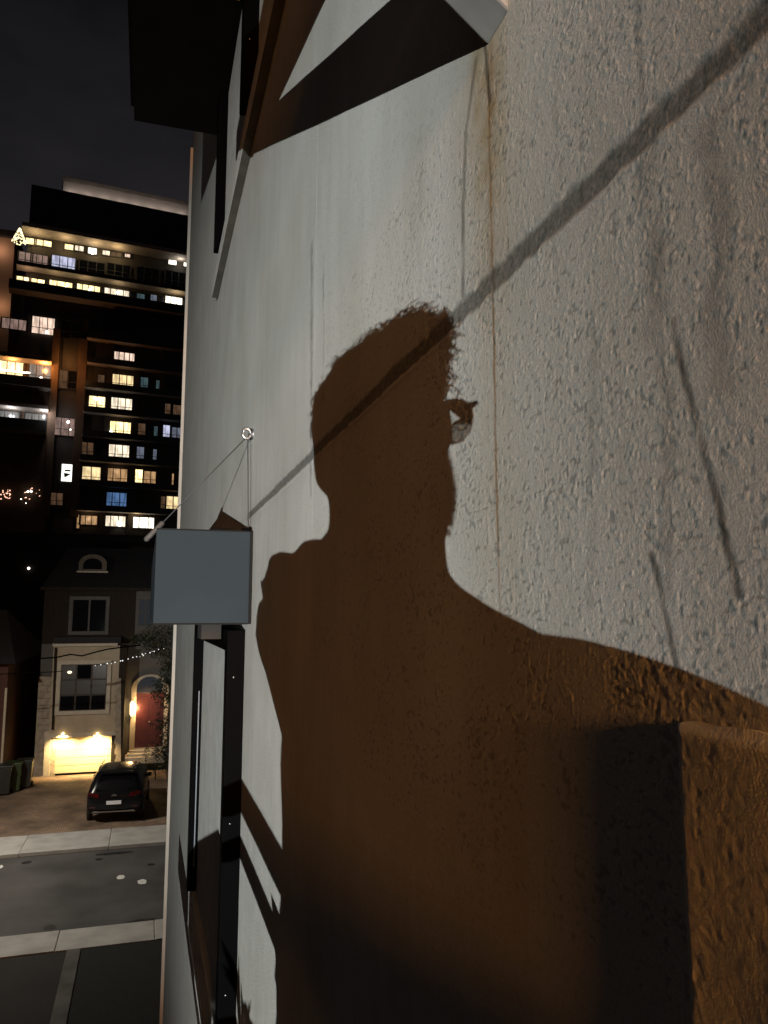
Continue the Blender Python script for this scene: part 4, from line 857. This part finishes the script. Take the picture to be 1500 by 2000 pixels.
for (xa, ya, xb, yb) in ((640, 110, 1352, 180), (620, 290, 1350, 352), (612, 470, 1342, 528), (600, 650, 1340, 692), (585, 826, 1330, 866), (575, 1005, 1322, 1042), (560, 1186, 1315, 1222)):
    parapet(2, xa, ya, xb, yb, 1.5, 0.75)
# left bay
parapet(2, -40, 47, 378, 100, 2.2, 0.35, CLADB); parapet(2, -40, 250, 372, 290, 2.2, 1.1, CLADB)
parapet(2, -40, 408, 352, 450, 2.2, 0.4, SLABM); parapet(2, -40, 590, 340, 610, 2.2, 1.4, CLADB)
for xa, xb, y0, y1 in ((372, 428, 640, 1010), (568, 632, 660, 1010)):
    tbox('brick_pier', xa / 3.75 - 6, y0, xb / 3.75 - 6, y1, 0, 0.7, PIER)
tbox('bay_back_wall', -20, 690, 98, 1060, 0, 0.12, PIER)
for x_ in (790, 990, 1180):
    u0, z0 = tf(x_ / 3.75 - 3, 860); MB().box((u0 - .35, -.5, 6), (u0 + .35, -.26, tf(250, 640)[1]), TM).build('facade_rib', CLAD, tower)
EM = {}
def room(name, col, s_):
    if name in EM: return EM[name]
    m = bpy.data.materials.new('room_' + name); m.use_nodes = True; t = m.node_tree; b = t.nodes['Principled BSDF']; b.inputs['Base Color'].default_value = (.02, .02, .02, 1); b.inputs['Roughness'].default_value = .2
    tcn = t.nodes.new('ShaderNodeTexCoord'); n = t.nodes.new('ShaderNodeTexNoise'); n.inputs['Scale'].default_value = 1.6; n.inputs['Detail'].default_value = 1.5; n.inputs['Roughness'].default_value = .5
    mpn = t.nodes.new('ShaderNodeMapping'); mpn.inputs['Scale'].default_value = (2.2, 2.2, .55); t.links.new(tcn.outputs['Object'], mpn.inputs[0]); t.links.new(mpn.outputs[0], n.inputs['Vector']); rp = t.nodes.new('ShaderNodeValToRGB'); rp.color_ramp.elements[0].position = .38; rp.color_ramp.elements[0].color = (*[c * .5 for c in col], 1); rp.color_ramp.elements[1].position = .62; rp.color_ramp.elements[1].color = (*col, 1)
    t.links.new(n.outputs[0], rp.inputs[0]); t.links.new(rp.outputs[0], b.inputs['Emission Color']); b.inputs['Emission Strength'].default_value = s_
    EM[name] = m; return m
KIND = dict(Y=((1.0, .76, .36), 2.6), y=((1.0, .74, .38), 1.3), W=((1.0, .93, .76), 3.4), w=((1.0, .84, .62), 1.5), P=((1.0, .72, .56), 1.2), p=((.95, .62, .52), .30), L=((.72, .74, 1.0), .85), l=((.62, .68, .9), .22), B=((.18, .36, .75), .45), t=((.3, .5, .55), .16), O=((1.0, .58, .27), .55), o=((.9, .5, .28), .10), g=((.75, .72, .66), .32), d=((.3, .28, .25), .0))
def twin(k_, x0, y0, x1, y1, kd, cols=3, off=0.30, row=False):
    (a, b), (c, d) = z12(x0, y0, k_), z12(x1, y1, k_)
    xm, ym = (a + c) / 2, (b + d) / 2; u, z = tf(xm, ym, off); sc_ = 100 / F * 1.03
    w, h_ = (c - a) * sc_, (d - b) * sc_ * .92
    pm = room(kd, *KIND[kd]) if kd != 'd' else GLASSD
    wdw = MB().box((u - w / 2 - .09, -off - .10, z - h_ / 2 - .09), (u + w / 2 + .09, -off - .02, z - h_ / 2), TM)
    wdw.box((u - w / 2 - .09, -off - .10, z + h_ / 2), (u + w / 2 + .09, -off - .02, z + h_ / 2 + .09), TM)
    for i in range(cols + 1):
        x = u - w / 2 + w * i / cols; t_ = .05 if 0 < i < cols else .08
        wdw.box((x - t_, -off - .09, z - h_ / 2 + .002), (x + t_, -off - .02, z + h_ / 2 - .002), TM)
    if h_ > 1.4: wdw.box((u - w / 2, -off - .085, z - h_ * .14 - .03), (u + w / 2, -off - .025, z - h_ * .14 + .03), TM)
    wo_ = wdw.build('window', CLADB, tower)
    o_ = MB().box((u - w / 2, -off - .012, z - h_ / 2), (u + w / 2, -off + .01, z + h_ / 2), TM).build('pane', pm, wo_, loc=TM @ Vector((u, 0, z)) )
W1 = [(190, 470, 258, 517, 'Y', 1), (262, 485, 372, 528, 'Y', 2), (475, 515, 540, 557, 'Y', 1), (545, 525, 612, 565, 'w', 2), (645, 540, 708, 588, 'W', 1), (750, 560, 805, 596, 'w', 1), (812, 572, 890, 605, 'o', 2), (912, 585, 955, 612, 'P', 1), (1232, 627, 1295, 667, 'W', 1), (1342, 642, 1400, 682, 'W', 2),
      (142, 572, 230, 665, 'p', 2), (235, 590, 342, 685, 'p', 3), (388, 602, 542, 712, 'L', 3), (590, 640, 760, 730, 'd', 3), (790, 660, 950, 750, 'd', 3), (1005, 685, 1160, 800, 'd', 3), (1210, 710, 1355, 830, 'd', 3),
      (125, 752, 215, 832, 'Y', 2), (222, 768, 320, 852, 'Y', 2), (370, 785, 520, 880, 'Y', 3), (570, 812, 725, 903, 'Y', 4), (770, 842, 940, 930, 'w', 4), (1000, 875, 1060, 945, 't', 1), (1100, 882, 1150, 950, 'l', 1), (1210, 897, 1335, 988, 'W', 3),
      (28, 1062, 180, 1138, 'p', 3), (245, 1048, 390, 1175, 'P', 3), (450, 1070, 520, 1200, 'd', 1), (530, 1080, 600, 1205, 'd', 1), (655, 1070, 800, 1195, 'd', 2), (850, 1090, 998, 1220, 'd', 2), (840, 1305, 980, 1400, 'P', 4)]
W2 = [(715, 195, 765, 270, 'o', 1), (828, 195, 972, 300, 'y', 3), (1028, 212, 1085, 310, 't', 1), (1140, 235, 1190, 315, 't', 1), (1220, 245, 1330, 320, 'd', 2),
      (655, 352, 765, 455, 'Y', 2), (775, 405, 803, 455, 'o', 1), (818, 365, 962, 470, 'w', 3), (1205, 405, 1250, 490, 'o', 1), (1265, 415, 1330, 495, 'o', 1),
      (800, 538, 952, 645, 'Y', 3), (1010, 550, 1065, 650, 'o', 1), (1125, 572, 1170, 650, 't', 1), (1190, 562, 1245, 668, 'L', 1), (1257, 580, 1335, 670, 'l', 2),
      (597, 690, 680, 795, 'o', 2), (700, 700, 750, 790, 'd', 1), (798, 708, 940, 818, 'w', 3), (1000, 722, 1055, 825, 'l', 1), (1118, 740, 1165, 830, 'l', 1),
      (608, 870, 730, 985, 'y', 2), (783, 882, 925, 995, 'O', 3), (985, 888, 1045, 1000, 'Y', 1), (1052, 902, 1155, 1000, 'O', 2), (1255, 918, 1275, 1005, 'O', 1),
      (775, 1058, 920, 1172, 'B', 3), (1175, 1085, 1213, 1180, 'o', 1), (1218, 1085, 1318, 1198, 'y', 2),
      (560, 1220, 585, 1318, 'O', 1), (592, 1228, 705, 1292, 'O', 3), (762, 1230, 912, 1305, 'w', 3), (960, 1240, 1145, 1318, 'W', 3),
      (437, 162, 492, 295, 'o', 1), (502, 168, 560, 300, 'd', 1), (402, 512, 550, 640, 'p', 3), (375, 1062, 455, 1148, 'o', 2)]
for w_ in W1: twin(1, *w_)
for w_ in W2: twin(2, *w_)
for w_ in ((5, 100, 155, 225, 'Y', 3), (225, 122, 362, 245, 'g', 3), (-5, 465, 125, 580, 'g', 3), (195, 482, 320, 590, 'g', 3)): twin(2, *w_, off=0.2)
# lit poster window
x0, y0 = z12(455, 852, 2); x1, y1 = z12(532, 975, 2); u, z = tf((x0 + x1) / 2, (y0 + y1) / 2, .3)
ps = MB().box((u - .66, -.34, z - 1.05), (u + .66, -.30, z + 1.05), TM).build('lit_panel', mat('lit_panel_white', (.9, .9, .85), .5, emis=(.95, .95, .85), estr=1.6), tower)
MB().prism([TM @ Vector((u - .40, -.35, z - .02)), TM @ Vector((u + .42, -.35, z - .12)), TM @ Vector((u - .30, -.35, z - .62))], -TN * -.01).build('panel_print', mat('panel_print', (.04, .05, .04), .6), ps)
MB().box((u - .32, -.352, z + .18), (u + .34, -.342, z + .38), TM).build('panel_print', MATS['panel_print'], ps)
# bright spots: room lamps, terrace tree, fairy lights
SPOTM = mat('lamp_spot', (1, 1, 1), .4, emis=(1, .93, .8), estr=7)
def tspot(k_, x, y, r_, m=SPOTM, off=.55, name='room_lamp'):
    a, b = z12(x, y, k_); u, z = tf(a, b, off); MB().sphere(tp(u, off, z), r_ * (.6 if name == 'room_lamp' else 1), 8, 6).build(name, m, tower)
for k_, x, y, r_ in ((1, 676, 575, .35), (1, 480, 832, .3), (1, 655, 850, .25), (1, 860, 868, .28), (1, 342, 1158, .28), (2, 705, 370, .3), (2, 815, 610, .3), (2, 815, 630, .25), (2, 875, 1285, .55), (2, 500, 540, .28), (2, 516, 596, .15), (2, 205, 1050, .2), (2, 230, 1050, .16), (2, 300, 220, .3), (2, 155, 1105, .1), (2, 190, 1135, .08)): tspot(k_, x, y, r_)
AMB = mat('fairy_amber', (1, .7, .5), .4, emis=(1, .55, .4), estr=1.6)
for i in range(34): tspot(2, random.choice((random.uniform(155, 300), random.uniform(0, 75))), random.uniform(1025, 1110), random.uniform(.04, .09), AMB, name='fairy_bulb')
for i in range(22):
    x = i * 10.2; tspot(2, x if x < 225 else x + 15, 160 + x * .10 + random.uniform(-3, 3), .10, mat('terrace_bulb', (1, 1, .9), .4, emis=(1, .93, .78), estr=4), off=2.28, name='terrace_bulb')
lt_ = thing('lit_terrace_tree', tuple(tp(*[tf(37, 470)[0], 2.2, tf(37, 473)[1]])), 'small cone shaped tree covered in lights on the top terrace', 'tree')
u, z = tf(37, 473, 2.2)
MB().tube([tp(u, 2.2, z - .2), tp(u, 2.2, z + 1.9)], [.1, .03], 8).build('trunk', BARK, lt_)
mb = MB()
for i in range(130):
    h_ = random.random() ** 1.3; an = random.random() * 6.28; rr = .72 * (1 - h_) + .05; mb.sphere(tp(u + rr * math.cos(an), 2.2 + rr * math.sin(an), z + h_ * 1.8), .075, 6, 4)
tag(mb.build('tree_lights', mat('tree_light', (1, .9, .6), .4, emis=(1, .86, .5), estr=1.6), lt_), kind='stuff')
# soffit and balcony lamps of the tower (lit in the photograph)
def tl(k_, x, y, off, e_, col):
    a, b = z12(x, y, k_); u, z = tf(a, b, off); lamp('balcony_lamp', 'POINT', tuple(tp(u, off, z)), e_, col, .25)
WARM = (1, .72, .36)
for x in (260, 480, 700, 860): tl(1, x, 478 + (x - 260) * .165, 1.5, 130, WARM)
tl(1, 1320, 640, 1.2, 60, (1, .92, .8))
for x in (200, 400, 620, 860): tl(1, x, 745 + (x - 200) * .14, 1.2, 60 if x < 300 else 42, (1, .60, .36) if x < 300 else WARM)
tl(1, 1290, 905, 1.2, 60, WARM)
tl(2, 90, 105, 1.3, 330, (1, .40, .09)); tl(2, 330, 130, 1.3, 520, (1, .38, .09)); tl(2, 402, 150, 2.4, 150, (1, .40, .10)); tl(2, 500, 60, 1.6, 110, (1, .42, .12)); tl(2, 600, 180, 2.4, 80, (1, .42, .14))
tl(2, 80, 470, 1.3, 170, (.95, .95, 1)); tl(2, 330, 470, 1.3, 220, (.95, .93, .95)); tl(2, 372, 500, 2.4, 120, (.95, .92, .92))
tl(2, 1000, 1235, 1.1, 45, (1, .75, .4)); tl(2, 650, 1240, 1.1, 22, (1, .65, .35)); tl(2, 860, 890, 1.1, 12, (1, .65, .4)); tl(2, 900, 210, 1.1, 10, (1, .6, .35)); tl(2, 860, 545, 1.1, 12, (1, .7, .4))
# warmer block glimpsed behind, at the far left
fb_ = thing('distant_block', tuple(at(2, 1000, 112)), 'warmly lit edge of another block at the far left of the tower', 'building')
a = at(-60, 455, 112); b = at(30, 455, 112)
MB().box((a.x, 112, 0), (b.x, 126, a.z)).build('wall', mat('tan_wall', (0.25, 0.17, 0.12), .9), fb_)
MB().box((a.x, 111.4, a.z + .003), (b.x + .3, 126.4, a.z + .9)).build('roof_edge', CLADB, fb_)
lamp('far_wall_lamp', 'POINT', tuple(at(-4, 480, 110.5)), 160, (1, .62, .40), .3); lamp('far_wall_lamp', 'POINT', tuple(at(-2, 590, 110.5)), 120, (1, .6, .36), .3)
zc_ = tf(252, 398)[1]; ua_ = tf(122, 398)[0]; ub_ = tf(372, 398)[0]
for i_ in range(8):
    u = ua_ + (ub_ - ua_) * (i_ + .5) / 8; lamp('screen_fill_lamp', 'POINT', tuple(tp(u, -0.15, zc_ + 0.25)), 34, (1, .87, .78), .15)  # added lamps stand in for city glow on the roof screen
for px, py in ((277, 1080), (300, 1078), (268, 1079)): MB().sphere(at(px, py, 61.9), 0.09, 8, 6).build('lamp', MATS['far_lamp'], bh)
